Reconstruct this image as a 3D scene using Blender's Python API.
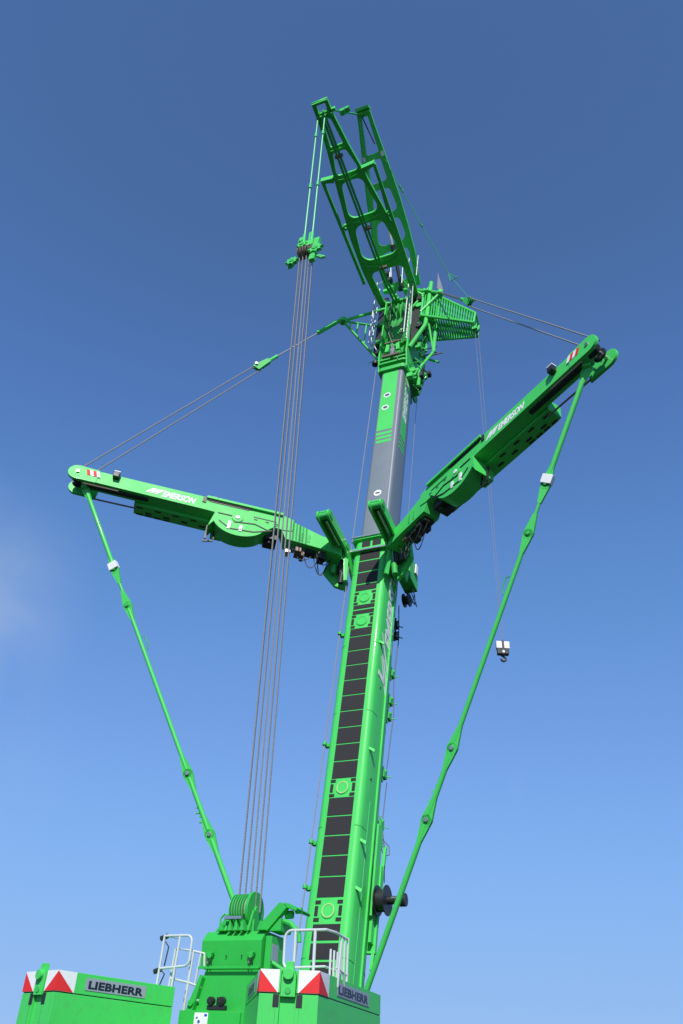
import bpy, bmesh, math, random
from mathutils import Vector, Matrix
R_ = math.radians
random.seed(4)
scene = bpy.context.scene
for o in list(bpy.data.objects): bpy.data.objects.remove(o)

# ------------------------------------------------------------ camera
cd = bpy.data.cameras.new('camera'); cam = bpy.data.objects.new('camera', cd)
scene.collection.objects.link(cam); scene.camera = cam
cd.sensor_fit = 'VERTICAL'; cd.sensor_height = 36.0; cd.lens = 30.18
cd.clip_start = 0.1; cd.clip_end = 6000
pitch, roll = R_(35.038), R_(3.374)
cam.matrix_world = (Matrix.Translation((0, 0, 1.65)) @ Matrix.Rotation(R_(90) + pitch, 4, 'X')
                    @ Matrix.Rotation(roll, 4, 'Z'))

# ------------------------------------------------------------ sky and sun
SUN_EL, SUN_A = R_(44), R_(3)          # SUN_A: turned left (+) of straight behind the camera
SKY_STRENGTH, SUN_STRENGTH, EXPOSURE = 0.12, 4.7, 0.0
world = bpy.data.worlds.new('World'); scene.world = world; world.use_nodes = True
nt = world.node_tree; nt.nodes.clear()
def wn(t, **k):
    n = nt.nodes.new(t)
    for a, v in k.items(): setattr(n, a, v)
    return n
out = wn('ShaderNodeOutputWorld'); bg = wn('ShaderNodeBackground')
sky = wn('ShaderNodeTexSky', sky_type='NISHITA', sun_disc=False)
sdir = Vector((-math.sin(SUN_A), -math.cos(SUN_A), 0)) * math.cos(SUN_EL) + Vector((0, 0, math.sin(SUN_EL)))
sky.sun_elevation = SUN_EL
sky.sun_rotation = math.atan2(sdir.x, sdir.y)
sky.altitude = 0; sky.air_density = 1.0; sky.dust_density = 0.25; sky.ozone_density = 4.0
bg.inputs['Strength'].default_value = SKY_STRENGTH
# faint cirrus wisps, fixed to directions of the sky
tc = wn('ShaderNodeTexCoord')
mp = wn('ShaderNodeMapping'); mp.inputs['Scale'].default_value = (3.2, 3.2, 2.2); mp.inputs['Rotation'].default_value = (.3, .5, .2)
nz = wn('ShaderNodeTexNoise'); nz.inputs['Scale'].default_value = 2.0; nz.inputs['Detail'].default_value = 9; nz.inputs['Distortion'].default_value = .4
nt.links.new(tc.outputs['Generated'], mp.inputs[0]); nt.links.new(mp.outputs[0], nz.inputs['Vector'])
ramp = wn('ShaderNodeMapRange'); ramp.inputs[1].default_value = .38; ramp.inputs[2].default_value = .95
nt.links.new(nz.outputs['Fac'], ramp.inputs[0])
def patch(d, r0, r1, amp):
    """soft round patch of sky about a direction"""
    dp = wn('ShaderNodeVectorMath', operation='DISTANCE'); nt.links.new(tc.outputs['Generated'], dp.inputs[0])
    dp.inputs[1].default_value = Vector(d).normalized()
    m = wn('ShaderNodeMapRange', interpolation_type='SMOOTHSTEP'); m.inputs[1].default_value = r1; m.inputs[2].default_value = r0
    m.inputs[3].default_value = 0; m.inputs[4].default_value = amp
    nt.links.new(dp.outputs['Value'], m.inputs[0]); return m
p1 = patch((-0.41, 0.815, 0.43), 0.0, .16, .85)
p3 = patch((-0.43, 0.86, 0.30), 0.0, .20, .22)
p2 = patch((0.17, 0.92, 0.30), 0.0, .05, .8)
a0_ = wn('ShaderNodeMath', operation='ADD'); nt.links.new(p1.outputs[0], a0_.inputs[0]); nt.links.new(p3.outputs[0], a0_.inputs[1])
ad = wn('ShaderNodeMath', operation='ADD'); nt.links.new(a0_.outputs[0], ad.inputs[0]); nt.links.new(p2.outputs[0], ad.inputs[1])
ml = wn('ShaderNodeMath', operation='MULTIPLY'); nt.links.new(ad.outputs[0], ml.inputs[0]); nt.links.new(ramp.outputs[0], ml.inputs[1])
mx = wn('ShaderNodeMix', data_type='RGBA'); nt.links.new(ml.outputs[0], mx.inputs['Factor'])
hs = wn('ShaderNodeHueSaturation')
hs.inputs['Saturation'].default_value = 1.22; hs.inputs['Value'].default_value = 1.0
nt.links.new(sky.outputs[0], hs.inputs['Color'])
# overall colour response of the clear sky, one curve per channel
sep = wn('ShaderNodeSeparateColor'); comb = wn('ShaderNodeCombineColor')
nt.links.new(hs.outputs[0], sep.inputs[0])
TONE = (((0, .0), (.031, .063), (.0395, .082), (.0612, .122), (.0865, .159), (.171, .223), (.434, .285), (1.9, .36)),
        ((0, .0), (.107, .140), (.133, .191), (.195, .287), (.254, .337), (.429, .440), (.791, .500), (1.9, .56)),
        ((0, .0), (.283, .345), (.337, .479), (.462, .651), (.571, .745), (.823, .870), (1.1, .880), (1.9, .89)))
for i, pts in enumerate(TONE):
    a = wn('ShaderNodeMath', operation='MULTIPLY'); a.inputs[1].default_value = .135 / 2; nt.links.new(sep.outputs[i], a.inputs[0])
    fc = wn('ShaderNodeFloatCurve'); c_ = fc.mapping.curves[0]
    while len(c_.points) < len(pts): c_.points.new(.5, .5)
    for p_, (u_, v_) in zip(c_.points, pts): p_.location = (u_ / 2, v_)
    fc.mapping.update(); nt.links.new(a.outputs[0], fc.inputs['Value'])
    m2 = wn('ShaderNodeMath', operation='DIVIDE'); m2.inputs[1].default_value = SKY_STRENGTH
    nt.links.new(fc.outputs[0], m2.inputs[0]); nt.links.new(m2.outputs[0], comb.inputs[i])
nt.links.new(comb.outputs[0], mx.inputs['A']); mx.inputs['B'].default_value = (5.4, 6.0, 7.2, 1)
nt.links.new(mx.outputs['Result'], bg.inputs['Color']); nt.links.new(bg.outputs[0], out.inputs[0])

sl = bpy.data.lights.new('sun', 'SUN'); sun = bpy.data.objects.new('sun', sl); scene.collection.objects.link(sun)
sl.energy = SUN_STRENGTH; sl.angle = R_(0.53); sl.color = (1.0, .965, .90)
sun.rotation_euler = (-sdir).to_track_quat('-Z', 'Y').to_euler(); sun.location = (0, -20, 60)
scene.view_settings.view_transform = 'Standard'; scene.view_settings.look = 'None'
scene.view_settings.exposure = EXPOSURE; scene.view_settings.gamma = 1

# ------------------------------------------------------------ materials
def mat(name, col, rough=.4, metal=0., coat=0., var=.08, vscale=3., bump=0., bscale=60., spec=.5, grime=0.):
    m = bpy.data.materials.new(name); m.use_nodes = True; t = m.node_tree; b = t.nodes['Principled BSDF']
    b.inputs['Roughness'].default_value = rough; b.inputs['Metallic'].default_value = metal
    b.inputs['Coat Weight'].default_value = coat; b.inputs['Coat Roughness'].default_value = .08
    b.inputs['Specular IOR Level'].default_value = spec
    tcn = t.nodes.new('ShaderNodeTexCoord'); n = t.nodes.new('ShaderNodeTexNoise')
    n.inputs['Scale'].default_value = vscale; n.inputs['Detail'].default_value = 6
    t.links.new(tcn.outputs['Object'], n.inputs['Vector'])
    mm = t.nodes.new('ShaderNodeMix'); mm.data_type = 'RGBA'
    mm.inputs['A'].default_value = tuple(c * (1 - var) for c in col) + (1,)
    mm.inputs['B'].default_value = tuple(min(1, c * (1 + var)) for c in col) + (1,)
    t.links.new(n.outputs['Fac'], mm.inputs['Factor']); t.links.new(mm.outputs['Result'], b.inputs['Base Color'])
    rr = t.nodes.new('ShaderNodeMapRange'); rr.inputs[3].default_value = max(0, rough - .06); rr.inputs[4].default_value = min(1, rough + .1)
    t.links.new(n.outputs['Fac'], rr.inputs[0]); t.links.new(rr.outputs[0], b.inputs['Roughness'])
    if grime:
        mp_ = t.nodes.new('ShaderNodeMapping'); mp_.inputs['Scale'].default_value = (7, .8, 2.5)
        n3 = t.nodes.new('ShaderNodeTexNoise'); n3.inputs['Scale'].default_value = 2.2; n3.inputs['Detail'].default_value = 8; n3.inputs['Roughness'].default_value = .7
        t.links.new(tcn.outputs['Object'], mp_.inputs[0]); t.links.new(mp_.outputs[0], n3.inputs['Vector'])
        mr = t.nodes.new('ShaderNodeMapRange'); mr.inputs[1].default_value = .52; mr.inputs[2].default_value = .8; mr.inputs[4].default_value = grime
        t.links.new(n3.outputs['Fac'], mr.inputs[0])
        mg = t.nodes.new('ShaderNodeMix'); mg.data_type = 'RGBA'; t.links.new(mr.outputs[0], mg.inputs['Factor'])
        t.links.new(mm.outputs['Result'], mg.inputs['A']); mg.inputs['B'].default_value = (.10, .12, .08, 1)
        t.links.new(mg.outputs['Result'], b.inputs['Base Color'])
    if bump:
        n2 = t.nodes.new('ShaderNodeTexNoise'); n2.inputs['Scale'].default_value = bscale; n2.inputs['Detail'].default_value = 4
        t.links.new(tcn.outputs['Object'], n2.inputs['Vector'])
        bp = t.nodes.new('ShaderNodeBump'); bp.inputs['Strength'].default_value = bump; bp.inputs['Distance'].default_value = .02
        t.links.new(n2.outputs['Fac'], bp.inputs['Height']); t.links.new(bp.outputs[0], b.inputs['Normal'])
    return m
GREEN = mat('green_paint', (.060, .59, .104), .50, coat=.08, spec=.4, grime=.28, var=.07, vscale=1.3, bump=.03, bscale=3)
GREEN_D = mat('green_paint_dark_worn', (.036, .46, .08), .52, coat=.06, spec=.4, grime=.45, var=.18, vscale=6)  # darker base with more grime; stands in for shade on the head's cover plate
PALE = mat('pendant_green', (.05, .52, .16), .4, var=.1)
GREEN_SHADED = mat('green_paint_shaded', (.026, .42, .058), .5, coat=.06, spec=.35, grime=.3, var=.08, vscale=2)  # deeper green: the tower's weaker sunlight is put into the colour
GREY = mat('grey_paint', (.17, .205, .23), .45, grime=.3, coat=.1, var=.06, vscale=1.0)
GREY_L = mat('light_grey_paint', (.20, .20, .245), .45, coat=.1, var=.06)
PAD = mat('black_grip_mat', (.020, .019, .021), .8, var=.25, vscale=9, bump=.6, bscale=90)
WHITE = mat('white_paint', (.80, .81, .80), .55, grime=.25, var=.04)
RED = mat('red_reflective', (.72, .028, .030), .6, var=.06, spec=.3)
BLACK = mat('black_rubber', (.018, .018, .02), .45, var=.2)
DARK = mat('dark_steel', (.05, .05, .052), .45, metal=.6, var=.3, vscale=12)
STEEL = mat('bare_steel', (.55, .54, .52), .3, metal=.9, var=.15, vscale=8)
ALU = mat('aluminium_tube', (.62, .62, .63), .42, metal=.15, var=.08)
BROWN = mat('oiled_steel', (.20, .15, .12), .45, metal=.5, var=.3, vscale=14)
NAVY = mat('lettering_dark', (.012, .014, .03), .4)
PLATE = mat('nameplate_grey', (.30, .33, .38), .4)
def rope_mat():
    m = mat('wire_rope', (.27, .265, .26), .5, metal=.25, var=.3, vscale=20)
    t = m.node_tree; b = t.nodes['Principled BSDF']
    tcn = t.nodes.new('ShaderNodeTexCoord'); w = t.nodes.new('ShaderNodeTexWave'); w.inputs['Scale'].default_value = 9; w.bands_direction = 'DIAGONAL'
    t.links.new(tcn.outputs['Object'], w.inputs['Vector'])
    bp = t.nodes.new('ShaderNodeBump'); bp.inputs['Strength'].default_value = .25; bp.inputs['Distance'].default_value = .006
    t.links.new(w.outputs['Fac'], bp.inputs['Height']); t.links.new(bp.outputs[0], b.inputs['Normal'])
    return m
ROPE = rope_mat()
def ground_mat():
    m = mat('asphalt_yard', (.020, .020, .019), .9, var=.3, vscale=.35, bump=.4, bscale=25)
    return m

# ------------------------------------------------------------ mesh helpers
def mesh_link(name, me, m, parent=None, matrix=None):
    o = bpy.data.objects.new(name, me); scene.collection.objects.link(o)
    if m is not None and not me.materials: me.materials.append(m)
    if parent: o.parent = parent
    if matrix is not None: o.matrix_local = matrix
    return o
class MB:
    """collects shapes into one mesh"""
    def __init__(s, X=None): s.b = bmesh.new(); s.X = X or (lambda p: Vector(p))
    def v(s, p): return s.b.verts.new(s.X(p))
    def face(s, vs):
        try: return s.b.faces.new(vs)
        except ValueError: return None
    def hexa(s, p):
        vs = [s.v(q) for q in p]
        for f in ((0, 3, 2, 1), (4, 5, 6, 7), (0, 1, 5, 4), (1, 2, 6, 5), (2, 3, 7, 6), (3, 0, 4, 7)): s.face([vs[i] for i in f])
        return s
    def box(s, x0, x1, y0, y1, z0, z1):
        return s.hexa([(x0, y0, z0), (x1, y0, z0), (x1, y1, z0), (x0, y1, z0), (x0, y0, z1), (x1, y0, z1), (x1, y1, z1), (x0, y1, z1)])
    def prism(s, poly, ax, a, b, scale_b=None):
        """poly in the other two axes (in order), extruded along ax from a to b"""
        def P(u, v, h):
            q = [0, 0, 0]; o = [i for i in range(3) if i != ax]; q[o[0]] = u; q[o[1]] = v; q[ax] = h; return q
        A = [s.v(P(u, v, a)) for u, v in poly]; Bv = [s.v(P(u, v, b)) for u, v in (scale_b or poly)]
        s.face(A[::-1]); s.face(Bv)
        n = len(poly)
        for i in range(n): s.face([A[i], A[(i + 1) % n], Bv[(i + 1) % n], Bv[i]])
        return s
    def tube(s, pts, r, n=8, cap=True):
        pts = [Vector(p) for p in pts]; rings = []; prev = None
        for i, p in enumerate(pts):
            d = (pts[min(i + 1, len(pts) - 1)] - pts[max(i - 1, 0)]).normalized()
            up = Vector((0, 0, 1)) if abs(d.z) < .9 else Vector((1, 0, 0))
            if prev is not None: up = prev
            a = d.cross(up).normalized(); c = a.cross(d).normalized(); prev = c
            rr = r[i] if isinstance(r, (list, tuple)) else r
            rings.append([s.v(p + a * rr * math.cos(2 * math.pi * k / n) + c * rr * math.sin(2 * math.pi * k / n)) for k in range(n)])
        for A, Bv in zip(rings, rings[1:]):
            for k in range(n): s.face([A[k], A[(k + 1) % n], Bv[(k + 1) % n], Bv[k]])
        if cap: s.face(rings[0][::-1]); s.face(rings[-1])
        return s
    def disc(s, c, ax, r, h, n=24, r_in=0):
        """solid disc or ring centred at c, axis vector ax, total height h"""
        c = Vector(c); ax = Vector(ax).normalized()
        up = Vector((0, 0, 1)) if abs(ax.z) < .9 else Vector((1, 0, 0))
        a = ax.cross(up).normalized(); b2 = ax.cross(a)
        def ring(rr, hh): return [s.v(c + ax * hh + (a * math.cos(2 * math.pi * k / n) + b2 * math.sin(2 * math.pi * k / n)) * rr) for k in range(n)]
        A, Bv = ring(r, -h / 2), ring(r, h / 2)
        for k in range(n): s.face([A[k], A[(k + 1) % n], Bv[(k + 1) % n], Bv[k]])
        if r_in:
            C, D = ring(r_in, -h / 2), ring(r_in, h / 2)
            for k in range(n):
                j = (k + 1) % n
                s.face([C[j], C[k], D[k], D[j]]); s.face([Bv[k], Bv[j], D[j], D[k]]); s.face([A[j], A[k], C[k], C[j]])
        else: s.face(A[::-1]); s.face(Bv)
        return s
    def bar(s, p, q, w, h, up=(0, 0, 1)):
        p, q = Vector(p), Vector(q); d = (q - p).normalized(); a = d.cross(Vector(up)).normalized() * w / 2; c = a.cross(d).normalized() * h / 2
        return s.hexa([p - a - c, p + a - c, p + a + c, p - a + c, q - a - c, q + a - c, q + a + c, q - a + c])
    def build(s, name, m, parent=None, matrix=None, bevel=0., smooth=None):
        bmesh.ops.recalc_face_normals(s.b, faces=s.b.faces)
        if bevel:
            bmesh.ops.bevel(s.b, geom=[e for e in s.b.edges if e.is_manifold and e.calc_face_angle(0) > .6], offset=bevel, segments=2, affect='EDGES', clamp_overlap=True, profile=.6)
        me = bpy.data.meshes.new(name); s.b.to_mesh(me); s.b.free()
        ang = smooth if smooth is not None else R_(27)
        me.polygons.foreach_set('use_smooth', [True] * len(me.polygons))
        try: me.set_sharp_from_angle(angle=ang)
        except Exception: pass
        o = mesh_link(name, me, m, parent, matrix)
        if bevel:
            w = o.modifiers.new('wn', 'WEIGHTED_NORMAL'); w.keep_sharp = True; w.weight = 90
        return o
def plate(name, outline, holes, thick, m, parent, M, bevel=0.006):
    """flat plate with real openings; outline/holes in local x,y; thickness about z=0"""
    cu = bpy.data.curves.new(name, 'CURVE'); cu.dimensions = '2D'; cu.fill_mode = 'BOTH'; cu.extrude = thick / 2; cu.bevel_depth = bevel
    for pl in [outline] + holes:
        sp = cu.splines.new('POLY'); sp.points.add(len(pl) - 1)
        for i, (x, y) in enumerate(pl): sp.points[i].co = (x, y, 0, 1)
        sp.use_cyclic_u = True
    return curve_mesh(cu, name, m, parent, M)
def curve_mesh(cu, name, m, parent, M):
    t = bpy.data.objects.new('tmp', cu); scene.collection.objects.link(t)
    bpy.context.view_layer.update()
    me = bpy.data.meshes.new_from_object(t.evaluated_get(bpy.context.evaluated_depsgraph_get()))
    bpy.data.objects.remove(t); bpy.data.curves.remove(cu); me.name = name; me.materials.clear()
    return mesh_link(name, me, m, parent, M)
def text(name, s, size, m, parent, M, width=None, bold=.02, shear=0., extrude=.003, sp=1.0):
    cu = bpy.data.curves.new(name, 'FONT'); cu.body = s; cu.size = size; cu.offset = bold * size; cu.extrude = extrude; cu.shear = shear
    cu.space_character = sp; cu.align_x = 'LEFT'; cu.resolution_u = 4
    o = curve_mesh(cu, name, m, parent, M)
    xs = [v.co.x for v in o.data.vertices]; x0, x1 = min(xs), max(xs)
    k = (width / (x1 - x0)) if width else 1
    for v in o.data.vertices: v.co.x = (v.co.x - x0) * k
    return o
def rr_hole(x0, x1, y0, y1, r, n=5, x0b=None, x1b=None):
    """rounded opening; x0b/x1b: side positions at y1 when the sides taper"""
    x0b = x0 if x0b is None else x0b; x1b = x1 if x1b is None else x1b
    pts = []
    for cx, cy, a in ((x1 - r, y0 + r, -90), (x1b - r, y1 - r, 0), (x0b + r, y1 - r, 90), (x0 + r, y0 + r, 180)):
        for k in range(n + 1):
            t = R_(a + 90 * k / n); pts.append((cx + r * math.cos(t), cy + r * math.sin(t)))
    return pts
def basis(o, x, y):
    x = Vector(x).normalized(); y = Vector(y); y = (y - x * y.dot(x)).normalized(); z = x.cross(y)
    return Matrix((( x.x, y.x, z.x, o[0]), (x.y, y.y, z.y, o[1]), (x.z, y.z, z.z, o[2]), (0, 0, 0, 1)))
def rope_pts(p, q, sag=0., n=10):
    p, q = Vector(p), Vector(q)
    return [p.lerp(q, i / n) - Vector((0, 0, sag * 4 * (i / n) * (1 - i / n))) for i in range(n + 1)]
def empty(name, M, parent=None):
    o = bpy.data.objects.new(name, None); scene.collection.objects.link(o); o.empty_display_size = .5
    if parent: o.parent = parent
    o.matrix_local = M; return o

# ------------------------------------------------------------ ground
g = MB(); S = 2500.
g.face([g.v((-S, -S, 0)), g.v((S, -S, 0)), g.v((S, S, 0)), g.v((-S, S, 0))])
gr = g.build('ground', ground_mat()); gr['kind'] = 'structure'

# ------------------------------------------------------------ frames of reference
AZ, EL = R_(24.801), R_(80.677)
crane = empty('mobile_crane', Matrix.Translation((0.464, 23.518, 0)) @ Matrix.Rotation(-AZ, 4, 'Z'))
crane['label'] = 'tall green telescopic mobile crane with spread guying frames and raised lattice A-frames'
crane['category'] = 'crane'
BOOM = Matrix.Translation((0, 0, 2.663)) @ Matrix.Rotation(EL, 4, 'X')   # x right, y along boom, z out of its back
C = Matrix.Identity(4)
def to_c(w, s, n): return BOOM @ Vector((w, s, n))

# ------------------------------------------------------------ base section of the boom
def section(hw, top, nb, r, flat=.1):
    """boom cross-section, flat top with rounded corners and a round belly (x, z)"""
    pts = []
    for k in range(5):
        t = R_(90 - 90 * k / 4 * .93); pts.append((hw - r + r * math.cos(t), top - r + r * math.sin(t)))
    pts.append((hw + .02, top - r - .25)); pts.append((hw + .02, flat))
    for k in range(1, 9):
        t = R_(-90 * k / 8); pts.append(((hw + .02) * math.cos(t), flat + (flat - nb) * math.sin(t)))
    return pts + [(-x, z) for x, z in reversed(pts[:-1])]
def sweep(sec, s0, s1, name, m, parent, M, sec2=None):
    b = MB(); A = [b.v((x, s0, z)) for x, z in sec]; Bv = [b.v((x, s1, z)) for x, z in (sec2 or sec)]
    n = len(sec)
    for i in range(n): b.face([A[i], A[(i + 1) % n], Bv[(i + 1) % n], Bv[i]])
    b.face(A); b.face(Bv[::-1])
    return b.build(name, m, parent, M, smooth=R_(30))
base = sweep(section(.63, 1.0, -.82, .17), -.6, 14.9, 'boom_base_section', GREEN, crane, BOOM)
I4 = Matrix.Identity(4)
# long flange and stiffening ribs on both sides
b = MB()
for sg in (-1, 1):
    b.box(sg * .645, sg * .70, -.3, 14.9, .10, .16)
    b.box(sg * .62, sg * .66, .0, 6.0, .40, .55)
b.box(-.665, -.645, .2, 14.8, .74, .80)
b.box(.70, .76, 3.2, 5.6, -.30, .02)
b.build('stiffener', GREEN, base, I4, bevel=.008)
# black anti-slip mats on the back of the boom
S0, D = 10.765, .534
def mat_pad(s_hi, s_lo, x0=-.36, x1=.375, parent=None):
    q = MB(); q.box(x0, x1, s_lo + .018, s_hi - .018, 1.001, 1.013); q.build('grip_mat', PAD, parent or base, I4, bevel=.004)
for k in range(8): mat_pad(S0 - k * D, S0 - (k + 1) * D)
for k in range(9, 14): mat_pad(S0 - k * D, S0 - (k + 1) * D)
mat_pad(S0 + D, S0); mat_pad(S0 + 1.6 * D, S0 + D)
mat_pad(12.56, 12.37); mat_pad(12.35, 12.16)
mat_pad(13.42, 13.13)
mat_pad(13.94, 13.44); mat_pad(14.44, 13.96); mat_pad(14.86, 14.46)
mat_pad(2.68, 2.27); mat_pad(2.24, 1.84); mat_pad(1.82, 1.4, -.3, .3); mat_pad(.9, .4)
# round inspection covers with grip patches round them
def cover(s, ring_light):
    q = MB(); q.disc((.0, s, 1.006), (0, 0, 1), .19, .03, 32); c = q.build('inspection_cover', GREEN, base, I4, bevel=.006)
    q = MB(); q.disc((.0, s, 1.024), (0, 0, 1), .17, .012, 32, .145); q.build('cover_ring', ring_light, c, I4)
    for sg in (-1, 1):
        for (dx, dy, hx, hy) in ((.30, .21, .075, .045), (.325, 0, .045, .12), (.30, -.21, .075, .045)):
            q = MB(); q.box(sg * dx - hx, sg * dx + hx, s + dy - hy, s + dy + hy, 1.001, 1.012); q.build('grip_patch', PAD, c, I4, bevel=.004)
PALE_Y = mat('pale_ring', (.45, .62, .25), .4)
cover(12.83, GREEN); cover(11.89, GREEN); cover(S0 - 8.5 * D, PALE_Y); cover(2.98, PALE_Y)
# collar plates at the head of the base section
for s0, s1, ex in ((14.90, 14.98, .11), (15.42, 15.50, .09)):
    sweep(section(.63 + ex, 1.0 + ex, -.95, .17), s0, s1, 'collar', GREEN, base, I4)
sweep(section(.61, .99, -.82, .17), 14.98, 15.42, 'collar_sleeve', GREEN, base, I4)
q = MB()
for x0, x1 in ((-.34, -.03), (.05, .36)):
    q = MB(); q.box(x0, x1, 15.04, 15.36, .992, 1.004); q.build('grip_mat', PAD, base, I4, bevel=.004)
for s_ in (14.87, 15.51):
    q = MB(); q.bar((-.72, s_, 1.12), (.72, s_, 1.12), .04, .05, (0, 1, 0)); q.build('edge_strip', STEEL, base, I4)
# rope guides on the left, tabs on the right side face
for s_ in (11.53, 7.64, 4.77, 3.6):
    q = MB(); q.box(-.76, -.62, s_ - .05, s_ + .05, .78, .90); q.disc((-.74, s_, .98), (0, 1, 0), .06, .1, 12, .035)
    q.build('rope_guide', GREEN_D, base, I4, bevel=.006)
for s_ in (11.1, 7.45, 4.82, 3.6):
    q = MB(); q.hexa([(.60, s_ - .05, .80), (.78, s_ - .16, .80), (.78, s_ - .16, .86), (.60, s_ - .05, .90), (.60, s_ + .03, .78), (.78, s_ - .06, .80), (.78, s_ - .06, .86), (.60, s_ + .03, .88)])
    q.build('side_tab', GREEN, base, I4, bevel=.008)
for (s_, n_) in ((6.6, .62), (9.6, .55)):
    q = MB(); q.disc((.655, s_, n_), (1, 0, 0), .035, .02, 12); q.build('plug', DARK, base, I4)
for s_ in (1.9, 5.15, 8.6, 11.0, 13.9):
    q = MB(); sec_ = section(.632, 1.002, -.823, .17)
    for (xa, za), (xb, zb) in zip(sec_, sec_[1:]): q.bar((xa, s_, za), (xb, s_, zb), .022, .010)
    q.build('weld_seam', GREEN_D, base, I4)
# lettering and the flash on the right side of the boom
MT = lambda s, n, x=.656: basis((x, s, n), (0, 1, 0), (0, 0, 1))
text('lettering', 'EMERSON', .80, WHITE, base, MT(11.15, -.02), width=3.5, bold=.03, shear=.25)
for i in range(3):
    a0 = 11.45 - .40 * i; n0 = .82 - .06 * i
    q = MB(); q.prism([(a0, n0), (a0 + .02, n0 - .05), (a0 - .95, .12), (a0 - 1.20, .10), (a0 - 1.02, .22)], 0, .653, .659)
    q.build('flash_stripe', WHITE, base, I4)
q = MB(); q.prism([(9.93, .80), (10.10, .80), (9.98, .02), (9.78, .02)], 0, .652, .659); q.build('white_band', WHITE, base, I4)

# right-hand cable run, guide rollers and the hose reel
def belly_box(s, w, n):
    q = MB(); q.box(w - .10, w + .12, s - .10, s + .10, n - .14, n + .10)
    q.box(w + .02, w + .07, s - .25, s + .25, n + .02, n + .08); q.disc((w + .08, s + .16, n - .08), (0, 1, 0), .05, .08, 12)
    q.bar((w + .1, s, n - .10), (w + .26, s - .04, n - .14), .03, .03); return q
for i, (s_, w_, n_) in enumerate(((13.0, .36, -.86), (12.55, .38, -.86), (11.0, .36, -.84), (10.0, .36, -.86), (9.45, .36, -.84), (7.5, .36, -.84), (5.95, .40, -.82), (5.4, .40, -.82))):
    belly_box(s_, w_, n_).build('cable_guide', (GREEN_D if i > 1 else DARK), base, I4, bevel=.01)
for pts, r in (([(.42, 13.9, -.95), (.50, 12.5, -.98), (.46, 11.0, -.95)], .018), ([(.46, 10.9, -.93), (.54, 9.6, -.96), (.46, 7.6, -.93)], .014),
               ([(.5, 7.3, -.93), (.46, 6, -.93), (.60, 5.3, -.9), (.80, 4.6, -.5), (.95, 4.1, -.2)], .014), ([(.5, 5.6, -.95), (.70, 5.4, -.98), (.74, 5.15, -.95), (.6, 5.1, -.93), (.5, 5.3, -.95)], .012)):
    q = MB(); q.tube(pts, r); q.build('control_cable', BLACK, base, I4)
b = MB(); b.box(.55, .80, 2.4, 4.6, -.42, -.30); b.box(.66, .74, 2.6, 4.3, -.32, -.10)
b.bar((.74, 2.0, -.3), (.74, 5.2, -.62), .10, .08, (1, 0, 0)); b.build('reel_bracket', GREEN, base, I4, bevel=.01)
reel_ax = Vector((1, 0, 0))
q = MB(); rc = Vector((.98, 3.60, -.10))
q.disc(rc, reel_ax, .27, .22, 32); reel = q.build('hose_reel', BLACK, base, I4)
for dx in (-.13, .13):
    q = MB(); q.disc(rc + Vector((dx, 0, 0)), reel_ax, .37, .025, 40); q.build('reel_flange', BLACK, reel, I4, bevel=.005)
q = MB(); q.disc(rc + Vector((.33, 0, 0)), reel_ax, .10, .44, 20); q.disc(rc + Vector((.56, 0, 0)), reel_ax, .16, .16, 24); q.build('reel_motor', BLACK, reel, I4, bevel=.01)
q = MB(); q.disc(rc + Vector((.36, .03, .08)), reel_ax, .03, .2, 10); q.build('cable_gland', STEEL, reel, I4)

# ------------------------------------------------------------ telescopic section
tele = sweep(section(.50, .90, -.72, .13), 15.5, 25.4, 'boom_telescopic_section', GREY, crane, BOOM)
for s_, w_ in ((23.57, -.10), (22.77, -.12), (17.79, -.02)):
    q = MB(); q.disc((w_, s_, .903), (0, 0, 1), .15, .012, 32, .105); r = q.build('sight_hole_ring', WHITE, tele, I4)
    q = MB(); q.disc((w_, s_, .903), (0, 0, 1), .105, .008, 24); q.build('hole_plate', PLATE if s_ > 20 else WHITE, r, I4)
    q = MB(); q.box(w_ - .085, w_ + .085, s_ - .03, s_ + .03, .905, .916); q.build('slot', BLACK, r, I4)
q = MB(); q.box(-.38, .28, 21.35, 25.4, .9015, .906); q.build('green_panel', GREEN, tele, I4)
q = MB(); q.box(.5215, .527, 21.2, 25.4, .10, .60); q.build('green_panel', GREEN, tele, I4)
for k in range(3):
    s_ = 21.15 - k * .24
    q = MB(); q.box(-.38 + k * .02, .28, s_ - .075, s_ + .075, .9015, .906); q.build('green_stripe', GREEN, tele, I4)
    q = MB(); q.box(.5215, .527, s_ - .2, s_ - .06, .10, .60); q.build('green_stripe', GREEN, tele, I4)
q = MB(); q.box(.31, .40, 15.5, 25.4, .9012, .9035); q.build('grey_edge', GREY_L, tele, I4)
text('lettering', 'EMERSON', .5, WHITE, tele, MT(22.3, .18, .530), width=2.6, bold=.03, shear=.25)
for z_ in (-.2, .2):
    q = MB(); q.box(z_ - .01, z_ + .01, 15.5, 21.2, .9008, .9045); q.build('wear_line', GREY_L, tele, I4)

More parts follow.
